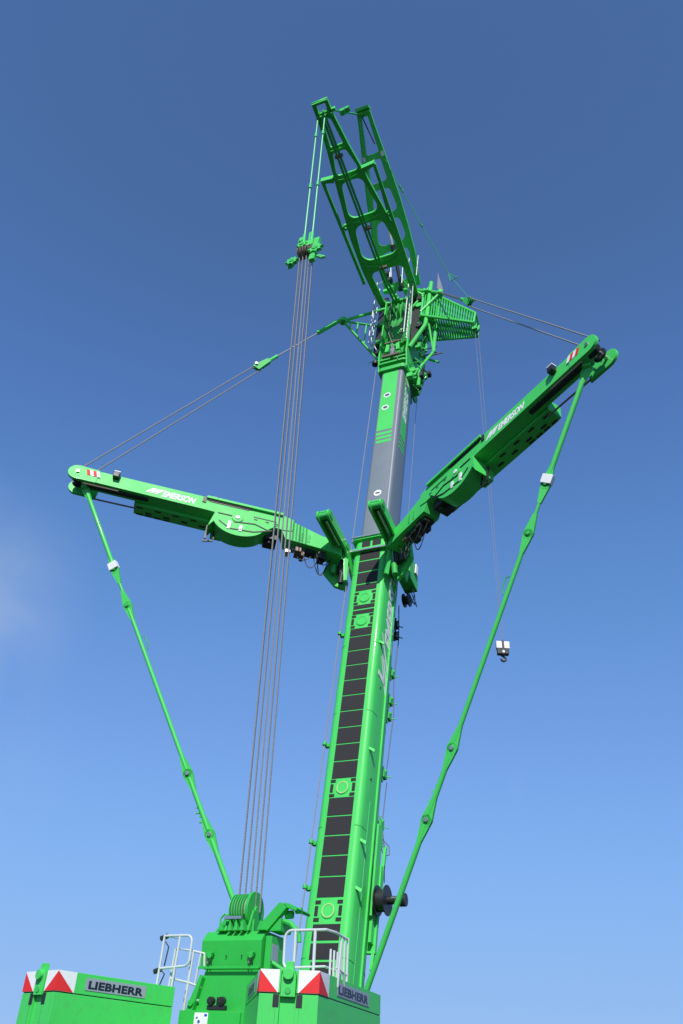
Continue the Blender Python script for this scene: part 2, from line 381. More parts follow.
# ------------------------------------------------------------ boom head
head = empty('boom_head', BOOM, crane)
b = MB()
for sg in (-1, 1):
    b.prism([(25.3, -.8), (25.3, .92), (26.2, 1.08), (30.6, 1.08), (31.0, .5), (30.8, -1.0), (27, -1.3)], 0, sg * .66, sg * .60)
b.build('cheek_plate', GREEN, head, I4, bevel=.012)
b = MB(); b.box(-.60, .60, 25.3, 25.45, -.8, .95); b.box(-.6, .6, 25.5, 30.7, -.25, -.12); b.box(-.6, .6, 26.0, 26.1, -.12, .98); b.box(-.6, .6, 30.55, 30.65, -.9, .8)
b.box(-.6, .6, 28.9, 28.96, -.12, .5)
b.build('head_frame', GREEN_D, head, I4, bevel=.01)
b = MB(); b.hexa([(-.58, 27.5, .10), (.58, 27.5, .10), (.58, 30.2, .90), (-.58, 30.2, .90), (-.58, 27.5, .16), (.58, 27.5, .16), (.58, 30.2, .96), (-.58, 30.2, .96)]); b.build('cover_plate', GREEN_D, head, I4, bevel=.01)  # tilted downwards and painted darker, putting shade into shape and colour
b = MB(); b.prism([(-.60, 27.55), (-.12, 27.28), (.05, 27.28), (.60, 27.55), (.60, 27.62), (.05, 27.36), (-.12, 27.36), (-.60, 27.62)], 2, .55, .75)
b.build('cross_brace', GREEN, head, I4)
sweep(section(.62, 1.02, -.88, .17), 25.2, 25.42, 'collar', GREEN_D, head, I4)
sweep(section(.66, 1.06, -.92, .17), 25.62, 25.72, 'collar', GREEN_D, head, I4)
b = MB(); b.bar((-.42, 25.95, 1.16), (.36, 25.95, 1.16), .12, .10, (0, 1, 0)); b.bar((-.40, 27.0, 1.12), (.36, 27.0, 1.12), .07, .07, (0, 1, 0)); b.build('tie_rod', BROWN, head, I4)
b = MB(); b.bar((.0, 26.0, 1.14), (.0, 26.7, 1.14), .15, .08, (0, 0, 1)); b.build('lock_pin', STEEL, head, I4, bevel=.02)
for sg in (-1, 1):
    b = MB(); b.prism([(sg * .18, 26.3), (sg * .34, 26.3), (sg * .30, 26.85), (sg * .14, 26.75)], 2, 1.08, 1.18); b.build('lug', GREEN, head, I4, bevel=.01)
# sheaves of the main hoist rope
for i in range(5):
    x = -.42 + i * .21
    q = MB(); q.disc((x, 29.9, .72), (1, 0, 0), .40, .07, 32); q.disc((x, 29.9, .72), (1, 0, 0), .43, .03, 32); q.build('sheave', GREEN_D, head, I4)
for i in range(3):
    q = MB(); q.disc((-.25 + i * .25, 25.9, -1.15), (1, 0, 0), .36, .07, 28); q.build('sheave', GREEN_D, head, I4)
# ladders and rails in bare aluminium on both sides
def ladder(x, n, s0, s1, gap, rungs):
    q = MB()
    for dz in (0, gap): q.tube([(x, s0, n + dz), (x + .0, s1, n + dz)], .024)
    for k in range(rungs):
        s_ = s0 + (s1 - s0) * (k + .5) / rungs; q.tube([(x, s_, n), (x, s_, n + gap)], .016)
    q.build('ladder', ALU, head, I4)
ladder(-.98, 1.25, 26.7, 31.6, .35, 14); ladder(.62, 1.2, 26.9, 31.4, .33, 14)
def rail(pts, r=.022, m=ALU): q = MB(); q.tube(pts, r); q.build('handrail', m, head, I4)
rail([(-.72, 26.6, 1.1), (-.98, 27.2, 1.35), (-.98, 31.2, 1.7), (-.6, 31.4, 1.7)])
rail([(.7, 27.0, 1.1), (.9, 27.4, 1.5), (.9, 31.0, 1.7), (.5, 32.0, 1.6)])
rail([(-.4, 31.0, 1.5), (-.4, 32.3, 1.6), (.25, 32.3, 1.6), (.25, 31.1, 1.5)])
rail([(-.15, 31.2, 1.9), (-.15, 32.0, 2.1), (.42, 32.0, 2.1)])
rail([(.5, 31.5, 1.5), (.5, 33.2, 1.5), (.95, 33.2, 1.5), (.95, 31.4, 1.5)])
# platforms behind the rails, and machinery clutter on the head
b = MB(); b.box(-1.05, -.66, 26.9, 31.3, .8, .86); b.box(.66, 1.0, 26.9, 31.3, .8, .86); b.build('walkway', DARK, head, I4)
def clutter(n, box, mats, name, sz=(.05, .16)):
    for _ in range(n):
        p = Vector([random.uniform(*r) for r in box]); q = MB(); t = random.random()
        if t < .4: q.box(p.x - random.uniform(*sz), p.x + random.uniform(*sz), p.y - random.uniform(*sz), p.y + random.uniform(*sz), p.z - random.uniform(*sz), p.z + random.uniform(*sz))
        elif t < .65: q.disc(p, random.choice([(1, 0, 0), (0, 1, 0), (0, 0, 1)]), random.uniform(*sz), random.uniform(*sz) * 1.4, 16)
        else:
            d = Vector((random.uniform(-1, 1), random.uniform(-1, 1), random.uniform(-.6, .6))) * sz[1] * 2.4; q.tube([p - d, p + Vector((random.uniform(-.05, .05), 0, .04)), p + d], random.uniform(.014, .035))
        q.build(name, random.choice(mats), head, I4, bevel=.006)
clutter(22, ((-.55, .55), (30.4, 32.3), (.7, 1.7)), [GREEN, GREEN_D, GREEN, DARK], 'head_fitting')
clutter(16, ((-.84, -.68), (25.8, 29.5), (.2, 1.0)), [GREEN_D, GREEN_D, DARK], 'head_fitting')
clutter(26, ((.72, 1.15), (24.6, 27.8), (-.5, .7)), [GREEN, GREEN_D, GREEN_D, DARK], 'head_fitting', (.06, .2))
clutter(26, ((.8, 1.5), (28.0, 31.4), (-.2, 1.0)), [GREEN, GREEN, GREEN_D, DARK], 'head_fitting', (.05, .18))
clutter(18, ((-.62, .62), (26.2, 28.8), (.95, 1.15)), [GREEN, GREEN_D, STEEL, BROWN], 'head_fitting', (.02, .07))
for k in range(7):
    x_, s_ = random.uniform(-.95, 1.1), random.uniform(26, 29); q = MB()
    q.tube([(x_ + .1 * math.sin(i * 1.1 + k), s_ + i * .28, random.uniform(1.0, 1.12) if abs(x_) < .6 else random.uniform(.4, 1.1)) for i in range(8)], .014, 6); q.build('hose', random.choice([BLACK, DARK, BROWN]), head, I4)
# tubular bracing at the right of the head that carries the folded lattice
b = MB()
for p, q_, r in (((.7, 26.6, .9), (1.35, 28.0, .9), .10), ((1.35, 28.0, .9), (1.45, 31.6, .8), .10), ((1.05, 25.4, .5), (1.62, 26.5, .4), .07), ((1.62, 26.5, .4), (1.75, 30.6, .5), .085),
                 ((1.62, 26.5, .4), (1.35, 29.2, .9), .05), ((.7, 25.2, .6), (1.05, 25.4, .5), .07), ((1.2, 27.0, .2), (1.1, 31.3, .6), .06), ((.7, 31.0, 1.0), (1.75, 30.2, .5), .06),
                 ((.7, 29.6, 1.0), (1.45, 31.4, .8), .05), ((1.0, 24.5, .3), (1.1, 25.5, .5), .08), ((.9, 27.2, -.2), (1.7, 26.4, -.1), .05)):
    b.tube([p, q_], r, 10)
b.build('tubular_brace', GREEN, head, I4)
q = MB(); q.tube([(.95, 26.9, .4), (1.75, 27.0, .3)], .025); q.tube([(1.5, 26.3, .4), (2.0, 26.45, .3)], .03); q.build('hose', DARK, head, I4)
# folded lattice nose
def lattice():
    A = [(1.15, 28.4, -.2), (1.15, 28.7, 1.0), (1.10, 31.2, .8), (1.10, 30.9, -.35)]
    Bq = [(3.50, 27.25, .10), (3.50, 27.40, .75), (3.55, 28.25, .65), (3.55, 28.1, .1)]
    A = [Vector(a) for a in A]; Bq = [Vector(a) for a in Bq]
    root = MB()
    for a, c in zip(A, Bq): root.tube([a, c], .06)
    for P in (A, Bq):
        for i in range(4): root.tube([P[i], P[(i + 1) % 4]], .05)
    lat = root.build('lattice_nose', GREEN, crane, BOOM)
    for f in range(4):
        i, j = f, (f + 1) % 4; n = 21
        q = MB()
        for k in range(n + 1):
            t = k / n; p0, p1 = A[i].lerp(Bq[i], t), A[j].lerp(Bq[j], t)
            q.bar(p0, p1, .042, .042, (.9, .1, .4))
            if k < n and f in (0, 3):
                p2 = A[j].lerp(Bq[j], (k + 1) / n); q.tube([p0, p2], .014, 6)
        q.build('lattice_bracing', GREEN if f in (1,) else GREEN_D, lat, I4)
    q = MB(); q.disc((3.55, 27.2, .5), (0, 0, 1), .16, .1, 24); q.box(3.4, 3.62, 27.1, 27.35, .35, .65); q.build('nose_sheave', GREEN_D, lat, I4, bevel=.01)
    return lat
lattice()
q = MB(); q.prism([(1.62, 31.6), (1.95, 31.2), (1.66, 32.7), (1.60, 33.1)], 2, .35, .42); q.build('wind_plate', GREY_L, head, I4)
# left bracket that carries the left rope
b = MB()
tipL = Vector((-2.15, 28.22, 2.1))
for p, r in (((-.7, 30.1, 1.0), .075), ((-.66, 26.2, .7), .06), ((-.7, 29.0, .7), .05)): b.tube([p, tipL], r, 10)
for t in (.25, .45, .65, .82): b.tube([Vector((-.66, 26.2, .7)).lerp(tipL, t), Vector((-.7, 29.0, .7)).lerp(tipL, t)], .035)
b.disc(tipL, (0, 1, 0), .16, .24, 20); b.box(tipL.x - .12, tipL.x + .16, tipL.y - .14, tipL.y + .14, tipL.z - .12, tipL.z + .12)
b.build('rope_outrigger', GREEN, head, I4, bevel=.008)
b = MB(); tipR = Vector((1.95, 30.3, .9)); b.tube([(.7, 31.2, .9), tipR], .08); b.tube([(1.1, 29.0, 1.0), tipR], .06); b.disc(tipR, (0, 1, 0), .15, .22, 20); b.build('rope_outrigger', GREEN, head, I4)

# ------------------------------------------------------------ A-frames on the head
def a_frame(name, M, half, s_thick, holes, m=GREEN):
    outline = half + [(-x, y) for x, y in reversed(half)]
    return plate(name, outline, holes, s_thick, m, crane, M, .012)
# first: lies in the plane across the boom; local x = right, y = outward
M1 = BOOM @ basis((-.02, 30.55, 0), (1, 0, 0), (0, .0, 1))
half = [(.90, .75), (1.0, 1.6), (1.06, 3.0), (1.0, 4.6), (.86, 5.7), (.66, 7.2), (.46, 8.6), (.34, 9.8), (.32, 10.55)]
h = []
h.append(rr_hole(-.84, .84, 3.35, 5.12, .42, x0b=-.71, x1b=.71))
h.append(rr_hole(-.68, .68, 5.48, 7.14, .32, x0b=-.51, x1b=.51))
h.append(rr_hole(-.49, .49, 7.46, 8.45, .16, x0b=-.33, x1b=.33))
h.append(rr_hole(-.29, .29, 8.68, 9.85, .06, x0b=-.18, x1b=.18))
h.append(rr_hole(-.20, .20, 10.08, 10.42, .04))
h.append(rr_hole(-.70, .70, 1.0, 2.75, .25, x0b=-.76, x1b=.76))
af1 = a_frame('front_a_frame', M1, half, .10, h)
# flanges along the legs and rungs
q = MB()
for sg in (-1, 1):
    pl = [(sg * x, y, 0) for x, y in half]
    for p0, p1 in zip(pl, pl[1:]): q.bar(p0, p1, .17, .03, (1, 0, 0) if abs(p1[0] - p0[0]) < .3 else (1, 0, 0))
q.build('leg_flange', GREEN, af1, I4)
for y_, x_, cur in ((2.95, .78, .25), (5.25, .72, .1), (7.28, .5, .05), (8.55, .36, .0), (10.5, .32, 0)):
    q = MB(); n = 8
    for k in range(n):
        xa, xb = -x_ + 2 * x_ * k / n, -x_ + 2 * x_ * (k + 1) / n
        ya, yb = y_ + cur * (xa / x_) ** 2, y_ + cur * (xb / x_) ** 2
        q.bar((xa, ya, 0), (xb, yb, 0), .42, .05, (0, 1, 0) if False else (0, 0.0001, 1)) if False else q.hexa([(xa, ya - .02, -.13), (xb, yb - .02, -.13), (xb, yb + .04, -.13), (xa, ya + .04, -.13), (xa, ya - .02, .17), (xb, yb - .02, .17), (xb, yb + .04, .17), (xa, ya + .04, .17)])
    q.build('rung', GREEN, af1, I4, bevel=.006)
q = MB(); q.prism([(-1.22, 7.55), (-1.18, 7.42), (-.7, 7.28), (-.6, 7.5)], 2, -.16, .16); q.build('side_wing', GREEN, af1, I4, bevel=.01)
q = MB(); q.prism([(1.22, 7.55), (1.18, 7.42), (.7, 7.28), (.6, 7.5)], 2, -.16, .16); q.build('side_wing', GREEN, af1, I4, bevel=.01)
for sg in (-1, 1):
    q = MB(); q.bar((sg * 1.17, 7.45, 0), (sg * (1.24 if sg < 0 else .98), 2.3, 0), .13, .13); q.build('side_strut', GREEN, af1, I4)
    q = MB(); q.disc((sg * 1.02, 5.2, 0), (0, 0, 1), .12, .2, 20, .06); q.build('lug_eye', GREEN, af1, I4)
for dx in (-.06, .09):
    q = MB(); q.tube([(dx * .8 + .0, 10.0, .30), (-.18 + dx, 2.4, .34), (-.10 + dx, 1.2, .34)], .055, 10); q.build('pendant_bar', GREEN_D, af1, I4)
for y_ in (8.35, 5.0, 3.0):
    q = MB(); q.box(-.18, .16, y_ - .05, y_ + .05, .24, .42); q.build('bar_clamp', BROWN, af1, I4, bevel=.01)
q = MB()
for x in (-.2, .0, .2): q.disc((x, 9.95, .02), (1, 0, 0), .22, .07, 24)
q.build('tip_sheave', GREEN_D, af1, I4)
q = MB(); q.box(-.34, .34, 9.85, 10.02, -.2, .2); q.box(.34, .5, 10.0, 10.12, -.1, .1); q.build('tip_block', GREEN, af1, I4, bevel=.015)
# second: leans further forward; placed on the line of its measured mid points
a2, b2 = Vector((0.0, 32.1, .95)), Vector((-.06, 37.15, 7.45))
d2 = (b2 - a2); L2 = d2.length; d2.normalize()
M2 = BOOM @ basis(a2, (1, 0, 0), d2)
half2 = [(.86, -.3), (.95, 1.2), (.90, 2.6), (.78, 4.2), (.56, 6.0), (.36, 7.6), (.30, L2)]
h2 = [rr_hole(-.70, .70, .1, 1.6, .3), rr_hole(-.70, .70, 1.9, 3.05, .3, x0b=-.63, x1b=.63), rr_hole(-.60, .60, 3.3, 4.5, .28, x0b=-.48, x1b=.48),
      rr_hole(-.42, .42, 4.8, 5.9, .16, x0b=-.34, x1b=.34), rr_hole(-.32, .32, 6.15, L2 - .3, .08, x0b=-.17, x1b=.17)]
af2 = a_frame('rear_a_frame', M2, half2, .12, h2)
q = MB()
for sg in (-1, 1):
    pl = [(sg * x, y, 0) for x, y in half2]
    for p0, p1 in zip(pl, pl[1:]): q.bar(p0, p1, .18, .03, (1, 0, 0))
q.build('leg_flange', GREEN, af2, I4)
for sg in (-1, 1):
    q = MB(); q.box(sg * .46 - .07, sg * .46 + .07, 5.9, 6.12, .061, .10); q.build('white_marker', WHITE, af2, I4)
q = MB(); q.box(-.34, .34, L2 - .04, L2 + .1, -.22, .22); q.disc((0, L2 - .15, 0), (1, 0, 0), .14, .6, 20); q.build('tip_block', GREEN, af2, I4, bevel=.012)
q = MB(); q.tube([(-.1, L2 - .3, .12), (.22, L2 - 1.7, .16)], .03); q.build('hanging_link', DARK, af2, I4); q = MB(); q.tube([(.0, 5.6, .2), (.18, 3.2, .35)], .05); q.build('hanging_link', DARK, af2, I4)
# link between the two tips
t1 = BOOM.inverted() @ (M1 @ Vector((.34, 10.05, 0))); t2 = BOOM.inverted() @ (M2 @ Vector((-.3, L2 - .1, 0)))
q = MB(); q.tube([t1, t1.lerp(t2, .3)], .045); q.tube([t1.lerp(t2, .45), t2], .045)
m_ = t1.lerp(t2, .38); q.disc(m_, (0, 0, 1), .15, .22, 16); q.disc(m_ + Vector((.2, .1, 0)), (0, 0, 1), .12, .2, 16)
q.build('tip_link', GREEN_D, crane, BOOM)
# hydraulic cylinder between the frames
q = MB(); q.tube([(-.02, 33.65, 3.1), (.02, 32.6, 2.1)], .06, 12); cyl = q.build('hydraulic_rod', ALU, crane, BOOM)
q = MB(); q.tube([(.01, 33.0, 2.5), (.03, 32.6, 2.1)], .12, 16); q.tube([(.03, 32.6, 2.1), (.10, 31.3, 1.2)], .085, 16); q.build('cylinder_barrel', BLACK, cyl, I4, bevel=.01)
# rear pendant falling from the second tip to the lattice nose
q = MB(); P0 = BOOM.inverted() @ (M2 @ Vector((.30, L2 - 1.8, 0))); P1 = Vector((2.35, 31.6, 1.0)); P2 = Vector((3.45, 29.2, .6))
q.tube([P0, P1], .018, 6); q.tube([P1, P2], .010, 6); q.tube([P1, P1 + Vector((.12, -.7, 0)), P1 + Vector((.45, -.55, 0)), P1], .018, 6)
for t in (.12, .32, .35, .62): q.disc(P0.lerp(P1, t), (P1 - P0), .05, .16, 10)
q.build('rear_pendant', GREEN_D, crane, BOOM)

# ------------------------------------------------------------ luffing pendants, rope block and reeved ropes
lug = Vector((0, 29.75, 10.1)); blk = Vector((0.03, 21.96, 8.85)); shv = Vector((.05, 1.55, 4.80))
pend = MB()
ln = empty('luffing_pendant', BOOM, crane)
for dx in (-.17, .13):
    q = MB(); q.tube([lug + Vector((dx, 0, 0)), blk + Vector((dx, .35, .05))], .030, 8)
    for t in (.13, .55, .94): q.disc(lug.lerp(blk, t) + Vector((dx, 0, 0)), (blk - lug), .06, .22 if t != .94 else .5, 12)
    q.build('pendant_bar', PALE, ln, I4)
du = (lug - blk).normalized()
blkO = MB(); blkO.box(-.24, .26, blk.y - .1, blk.y + .25, blk.z - .12, blk.z + .12); blkO.box(-.3, -.16, blk.y + .3, blk.y + .55, blk.z - .1, blk.z + .16)
rb = blkO.build('rope_block', GREEN, crane, BOOM, bevel=.03)
def star(c, r, name='guide_star'):
    q = MB(); pts = []
    for k in range(16):
        a = 2 * math.pi * k / 16 + .2; rr = r if k % 2 == 0 else r * .62; pts.append((c[0] + rr * math.cos(a), c[1] + rr * math.sin(a)))
    q.prism(pts, 2, c[2] - .06, c[2] + .06); o = q.build(name, GREEN, rb, I4, bevel=.012)
    q = MB(); q.disc((c[0], c[1], c[2] + .07), (0, 0, 1), r * .38, .03, 16); q.build('hub', GREEN_D, o, I4)
    return o
star((-.44, 21.25, 8.85), .24); star((.40, 21.55, 8.9), .29); star((-.14, 22.0, 8.95), .21)
q = MB()
for dx in (-.42, -.36, .46, .52): q.bar((dx, 21.2, 8.8), (dx * 1.45, 21.05, 8.75), .06, .08)
q.bar((.1, 22.25, 8.9), (.1, 22.7, 8.95), .12, .1); q.bar((-.2, 22.2, 8.9), (-.32, 22.45, 8.9), .12, .08); q.bar((.3, 21.0, 8.8), (.4, 22.2, 8.9), .2, .15)
q.build('fork', GREEN, rb, I4, bevel=.01)
for i in range(6):
    x = -.25 + i * .1
    q = MB(); q.disc((x, 21.72, 8.80), (1, 0, 0), .22, .05, 24); q.build('sheave', BROWN, rb, I4)
strands = [(-.26, -.31, 0), (-.225, -.25, 1), (-.15, -.17, 0), (-.10, -.11, 1), (-.04, -.04, 0), (.03, .03, 1), (.09, .09, 0), (.135, .15, 1), (.215, .21, 0), (.26, .27, 1)]
for i, (x0, x1, k) in enumerate(strands):
    q = MB(); p = Vector((x0, 21.7, 8.78 + (.06 if k else -.06))); e = Vector((x1, shv.y, shv.z + (.06 if k else -.06)))
    q.tube(rope_pts(p, e, 0, 4), .019, 6); q.build('hoist_rope', ROPE, crane, BOOM)

# ------------------------------------------------------------ guying frames
TH = R_(55.16)
def guy_frame(sg):
    e = Vector((sg * math.sin(TH), 0, math.cos(TH))); gg = Vector((-sg * math.cos(TH), 0, math.sin(TH))); O = Vector((sg * .912, 0, 1.153))
    X = lambda p: O + e * p[0] + Vector((0, p[1], 0)) + gg * p[2]
    def N(): return MB(X=X)
    side = 'left' if sg < 0 else 'right'
    root = empty('guying_frame', BOOM, crane)
    root['label'] = 'guying frame spread to the %s of the boom' % side
    # main beam: box girder, upper edge s 15.62, lower 15.05
    q = N(); q.prism([(1.9, 15.50), (2.4, 15.62), (9.2, 15.64), (9.2, 15.12), (5.0, 15.06), (2.2, 14.95), (1.9, 15.0)], 2, -.12, .33)
    main = q.build('main_beam', GREEN, root, I4, bevel=.012)
    # inner neck, narrower
    q = N(); q.prism([(.15, 15.0), (.9, 15.12), (2.1, 15.5), (2.3, 15.1), (2.1, 14.62), (.9, 14.55), (.1, 14.45)], 2, -.30, .30); q.build('neck', GREEN, root, I4, bevel=.012)
    for t0 in (1.25, 1.5): 
        q = N(); q.box(t0, t0 + .10, 14.68, 15.02, .30, .312); q.build('weld_plate', GREEN_D, root, I4)
    # belly housing of the rope winch with a rounded lower edge
    pts = [(4.60, 15.08), (4.72, 14.35)]
    for k in range(13):
        a = R_(205 + (335 - 205) * k / 12); pts.append((3.72 - .95 * math.cos(a) * .98, 14.92 + .70 * math.sin(a)))
    pts += [(2.55, 14.95), (2.45, 15.05)]
    q = N(); q.prism(pts, 2, -.24, .36); belly = q.build('winch_housing', GREEN, root, I4, bevel=.012)
    q = N(); q.box(4.20, 4.60, 14.48, 14.98, -.46, -.25); q.build('housing_box', GREEN, belly, I4, bevel=.02)
    q = N(); q.disc((3.82, 14.98, .375), (0, 0, 1), .19, .04, 32); q.build('winch_hub', GREEN, belly, I4, bevel=.008)
    q = N(); q.disc((3.82, 14.98, .40), (0, 0, 1), .075, .04, 20); q.build('hub_cap', WHITE, belly, I4)
    for t0, ln_ in ((3.98, .34), (3.58, .26)):
        q = N(); q.box(t0, t0 + .11, 14.42, 14.42 + ln_, .361, .385); q.build('white_sticker', WHITE, belly, I4)
    for pl in (((2.7, 14.72), (3.2, 14.88), (3.9, 14.78)), ((2.6, 14.75), (3.2, 14.52), (4.0, 14.45), (4.4, 14.7)), ((4.5, 15.02), (3.95, 15.02))):
        q = N()
        for a, b_ in zip(pl, pl[1:]): q.bar((a[0], a[1], .37), (b_[0], b_[1], .37), .03, .03)
        q.build('groove', DARK, belly, I4)
    # upper rail, slots and conduit
    q = N(); q.box(2.3, 5.0, 15.54, 15.64, .33, .42); q.build('top_rail', GREEN, root, I4, bevel=.01)
    q = N(); q.box(3.5, 4.9, 15.44, 15.49, .335, .345); q.build('slot', BLACK, root, I4)
    q = N(); q.box(3.4, 4.95, 15.50, 15.53, .34, .37); q.build('conduit', DARK, root, I4)
    q = N(); q.box(5.0, 5.12, 15.36, 15.58, .335, .365); q.build('slot', BLACK, root, I4)
    q = N(); q.tube([(5.05, 15.62, .34), (4.75, 15.66, .38), (4.6, 15.62, .40)], .03); q.build('conduit_end', STEEL, root, I4)
    q = N(); q.bar((2.5, 15.22, .335), (3.3, 15.22, .335), .03, .02); q.build('slot', DARK, root, I4)
    for t0 in (2.4, 2.75, 3.15): 
        q = N(); q.box(t0, t0 + .12, 15.10, 15.13, .335, .35); q.build('slot', DARK, root, I4)
    # slotted lower girder (telescoping part) under the beam
    q = N(); q.prism([(2.4, 15.40), (7.35, 15.46), (7.35, 15.00), (7.2, 14.96), (4.6, 14.93), (2.4, 14.90)], 2, -.64, -.13); low = q.build('rear_girder', GREEN, root, I4, bevel=.01)
    for k in range(8):
        t0 = 4.85 + k * .31
        for g0 in ((-.27, -.21) if k % 2 else (-.48, -.41), ) + (((-.60, -.54),) if k > 3 else ()):
            q = N(); q.box(t0, t0 + .22, 14.915 + (t0 - 4.6) * .012, 14.935 + (t0 - 4.6) * .012, g0[0], g0[1]); q.build('slot', BLACK, low, I4)
    # black strip drawn for the dark recess line under the beam, and hydraulic pipe
    q = N(); q.box(6.9, 9.0, 15.03, 15.10, .05, .20); q.build('recess_strip', BLACK, root, I4)
    q = N(); q.tube([(9.1, 15.0, .28), (7.9, 15.0, .28)], .025); q.tube([(8.9, 14.88, -.25), (7.2, 14.9, -.25)], .03); q.build('hydraulic_pipe', BROWN, root, I4)
    # fork at the tip with rounded cheeks, sheaves and bolts
    for g0, g1 in ((.24, .355), (-.50, -.40)):
        pts = [(8.7, 15.66), (8.7, 15.08)]
        for k in range(13):
            a = R_(-90 + 180 * k / 12); pts.append((9.40 + .32 * math.cos(a), 15.39 + .31 * math.sin(a)))
        q = N(); q.prism(pts, 2, g0, g1); ck = q.build('fork_cheek', GREEN, root, I4, bevel=.02)
    for g0 in (-.16, .06):
        q = N(); q.disc((9.36, 15.38, g0), (0, 0, 1), .22, .07, 32); q.build('sheave', DARK, root, I4, bevel=.015)
    q = N(); q.disc((9.4, 15.40, -.05), (0, 0, 1), .06, .9, 16); q.build('sheave_pin', STEEL, root, I4, bevel=.01)
    # striped warning plate
    for k in range(4):
        t0 = 8.62 + k * .11
        q = N(); q.prism([(t0, 15.34), (t0 + .11, 15.34), (t0 + .20, 15.58), (t0 + .09, 15.58)], 2, .362, .368); q.build('warning_stripe', RED if k % 2 else WHITE, root, I4)
    # work lamp
    q = N(); q.box(8.02, 8.24, 15.44, 15.66, .33, .52); lp = q.build('work_lamp', BLACK, root, I4, bevel=.04)
    q = N(); q.box(8.02, 8.24, 15.662, 15.70, .34, .51); q.build('lamp_cap', WHITE, lp, I4, bevel=.01)
    # lettering with its flash
    xdir = -e if sg < 0 else e
    org = X((6.90 - .42 if sg < 0 else 5.42 + .32, 15.19, .334))
    text('lettering', 'EMERSON', .36, WHITE, root, basis(org, xdir, (0, 1, 0)), width=1.15, bold=.035, shear=.3)
    for k in range(3):
        q = MB(X=lambda p, M=basis(X((6.48 if sg < 0 else 5.74, 15.19, .334)), xdir, (0, 1, 0)): M @ Vector(p))
        x0 = -.58 + k * .16; q.prism([(x0, 0.02), (x0 + .08, .02), (x0 + .42 - k * .05, .27), (x0 + .22 - k * .03, .27)], 2, .0, .006); q.build('flash_stripe', WHITE, root, I4)
    # support foot hanging below the housing
    q = N(); q.bar((4.75, 14.75, -.1), (4.72, 14.15, -.1), .07, .07); q.bar((4.5, 14.6, -.1), (4.45, 14.2, -.1), .05, .05); q.bar((4.45, 14.12, -.1), (4.8, 14.05, -.1), .06, .05); q.build('support_foot', DARK, root, I4, bevel=.008)
    q = N(); q.box(2.35, 2.80, 14.62, 14.95, -.45, .12); q.disc((2.6, 14.62, -.1), (0, 1, 0), .13, .2, 20); q.build('winch_drive', DARK, root, I4, bevel=.03)
    # tail: hinge bracket, hoses and the swing cylinder carried on its own arm
    q = N(); q.prism([(.35, 14.95), (-.12, 15.05), (-.25, 14.3), (-.22, 13.6), (.1, 13.65), (.55, 14.1)], 2, -.50, -.38); q.build('hinge_bracket', GREEN, root, I4, bevel=.015)
    q = N(); q.prism([(.20, 14.9), (-.14, 15.0), (-.22, 13.6), (-.10, 13.55), (.0, 14.5)], 2, .02, .14); q.build('hinge_bracket', GREEN, root, I4, bevel=.02)
    Xw = lambda p: Vector((sg * p[0], p[1], p[2]))
    pl = [(14.30, .15), (13.85, .25), (14.05, .65), (14.72, 1.45), (14.80, 2.85)] + [(15.0 + .20 * math.cos(R_(a)), 2.9 + .20 * math.sin(R_(a))) for a in range(170, 0, -24)] + [(15.2, 2.8), (15.05, 1.2)]
    arm = MB(X=Xw); arm.prism(pl, 0, .70, .78); arm.prism(pl, 0, 1.08, 1.15); arm.box(.78, 1.08, 15.10, 15.16, 1.2, 3.0); arm = arm.build('cylinder_arm', GREEN, root, I4, bevel=.015)
    q = MB(X=Xw); q.tube([(.93, 14.96, 2.75), (.93, 14.88, 1.55)], .085, 16); q.build('swing_cylinder', STEEL, arm, I4)
    
    for pin in ((.93, 15.0, 2.9), (.93, 14.9, 1.4)): q = MB(X=Xw); q.disc(pin, (1, 0, 0), .12, .52, 20); q.build('arm_pin', GREEN_D, arm, I4)
    for (t0, s0, g0, r, h_) in ((.0, 14.35, -.18, .12, .5), (.25, 14.2, -.2, .09, .3), (-.05, 13.85, -.15, .10, .4)):
        q = N(); q.disc((t0, s0, g0), (0, 1, .2), r, h_, 16); q.build('swing_drive', random.choice([DARK, BLACK, GREEN_D]), root, I4, bevel=.01)
    for k in range(9):
        t0 = random.uniform(.4, 2.0); q = N(); s0 = 14.45 + .08 * t0
        q.box(t0, t0 + random.uniform(.12, .3), s0 - random.uniform(.08, .3), s0 + .1, random.uniform(-.3, -.1), random.uniform(.0, .22))
        q.build('valve_block', random.choice([DARK, BLACK, BROWN, STEEL, DARK]), root, I4, bevel=.015)
    for k in range(6):
        t0 = random.uniform(.35, 1.3); t1 = t0 + random.uniform(.35, .75); dp = random.uniform(.25, .75)
        q = N(); q.tube([(t0 + (t1 - t0) * i / 10, 14.42 - dp * math.sin(math.pi * i / 10), .1 - .04 * k) for i in range(11)], .017, 6); q.build('hydraulic_hose', BLACK, root, I4)
    if sg > 0:
        q = MB(); q.prism([(14.15, -.70), (14.2, .15), (14.95, .20), (15.15, -.10), (14.95, -.60)], 0, .72, 1.18); q.build('hydraulic_tank', GREEN_D, root, I4, bevel=.03)
        q = MB()
        for x in (.74, .92): q.disc((x, 13.80, -.62), (1, 0, 0), .24, .04, 28)
        q.disc((.83, 13.80, -.62), (1, 0, 0), .15, .24, 24); q.build('hose_drum', BLACK, root, I4)
        for k in range(3):
            q = MB(); q.tube([(.75 + .1 * k, 14.2, -.5), (1.0 + .08 * k, 13.75 - .1 * k, -.75), (1.15, 13.9, -.45), (1.0, 14.3, -.3)], .016, 6); q.build('hydraulic_hose', BLACK, root, I4)
        q = MB(); q.box(1.19, 1.24, 14.65, 15.05, -.45, -.25); q.build('valve_cover', WHITE, root, I4, bevel=.01)
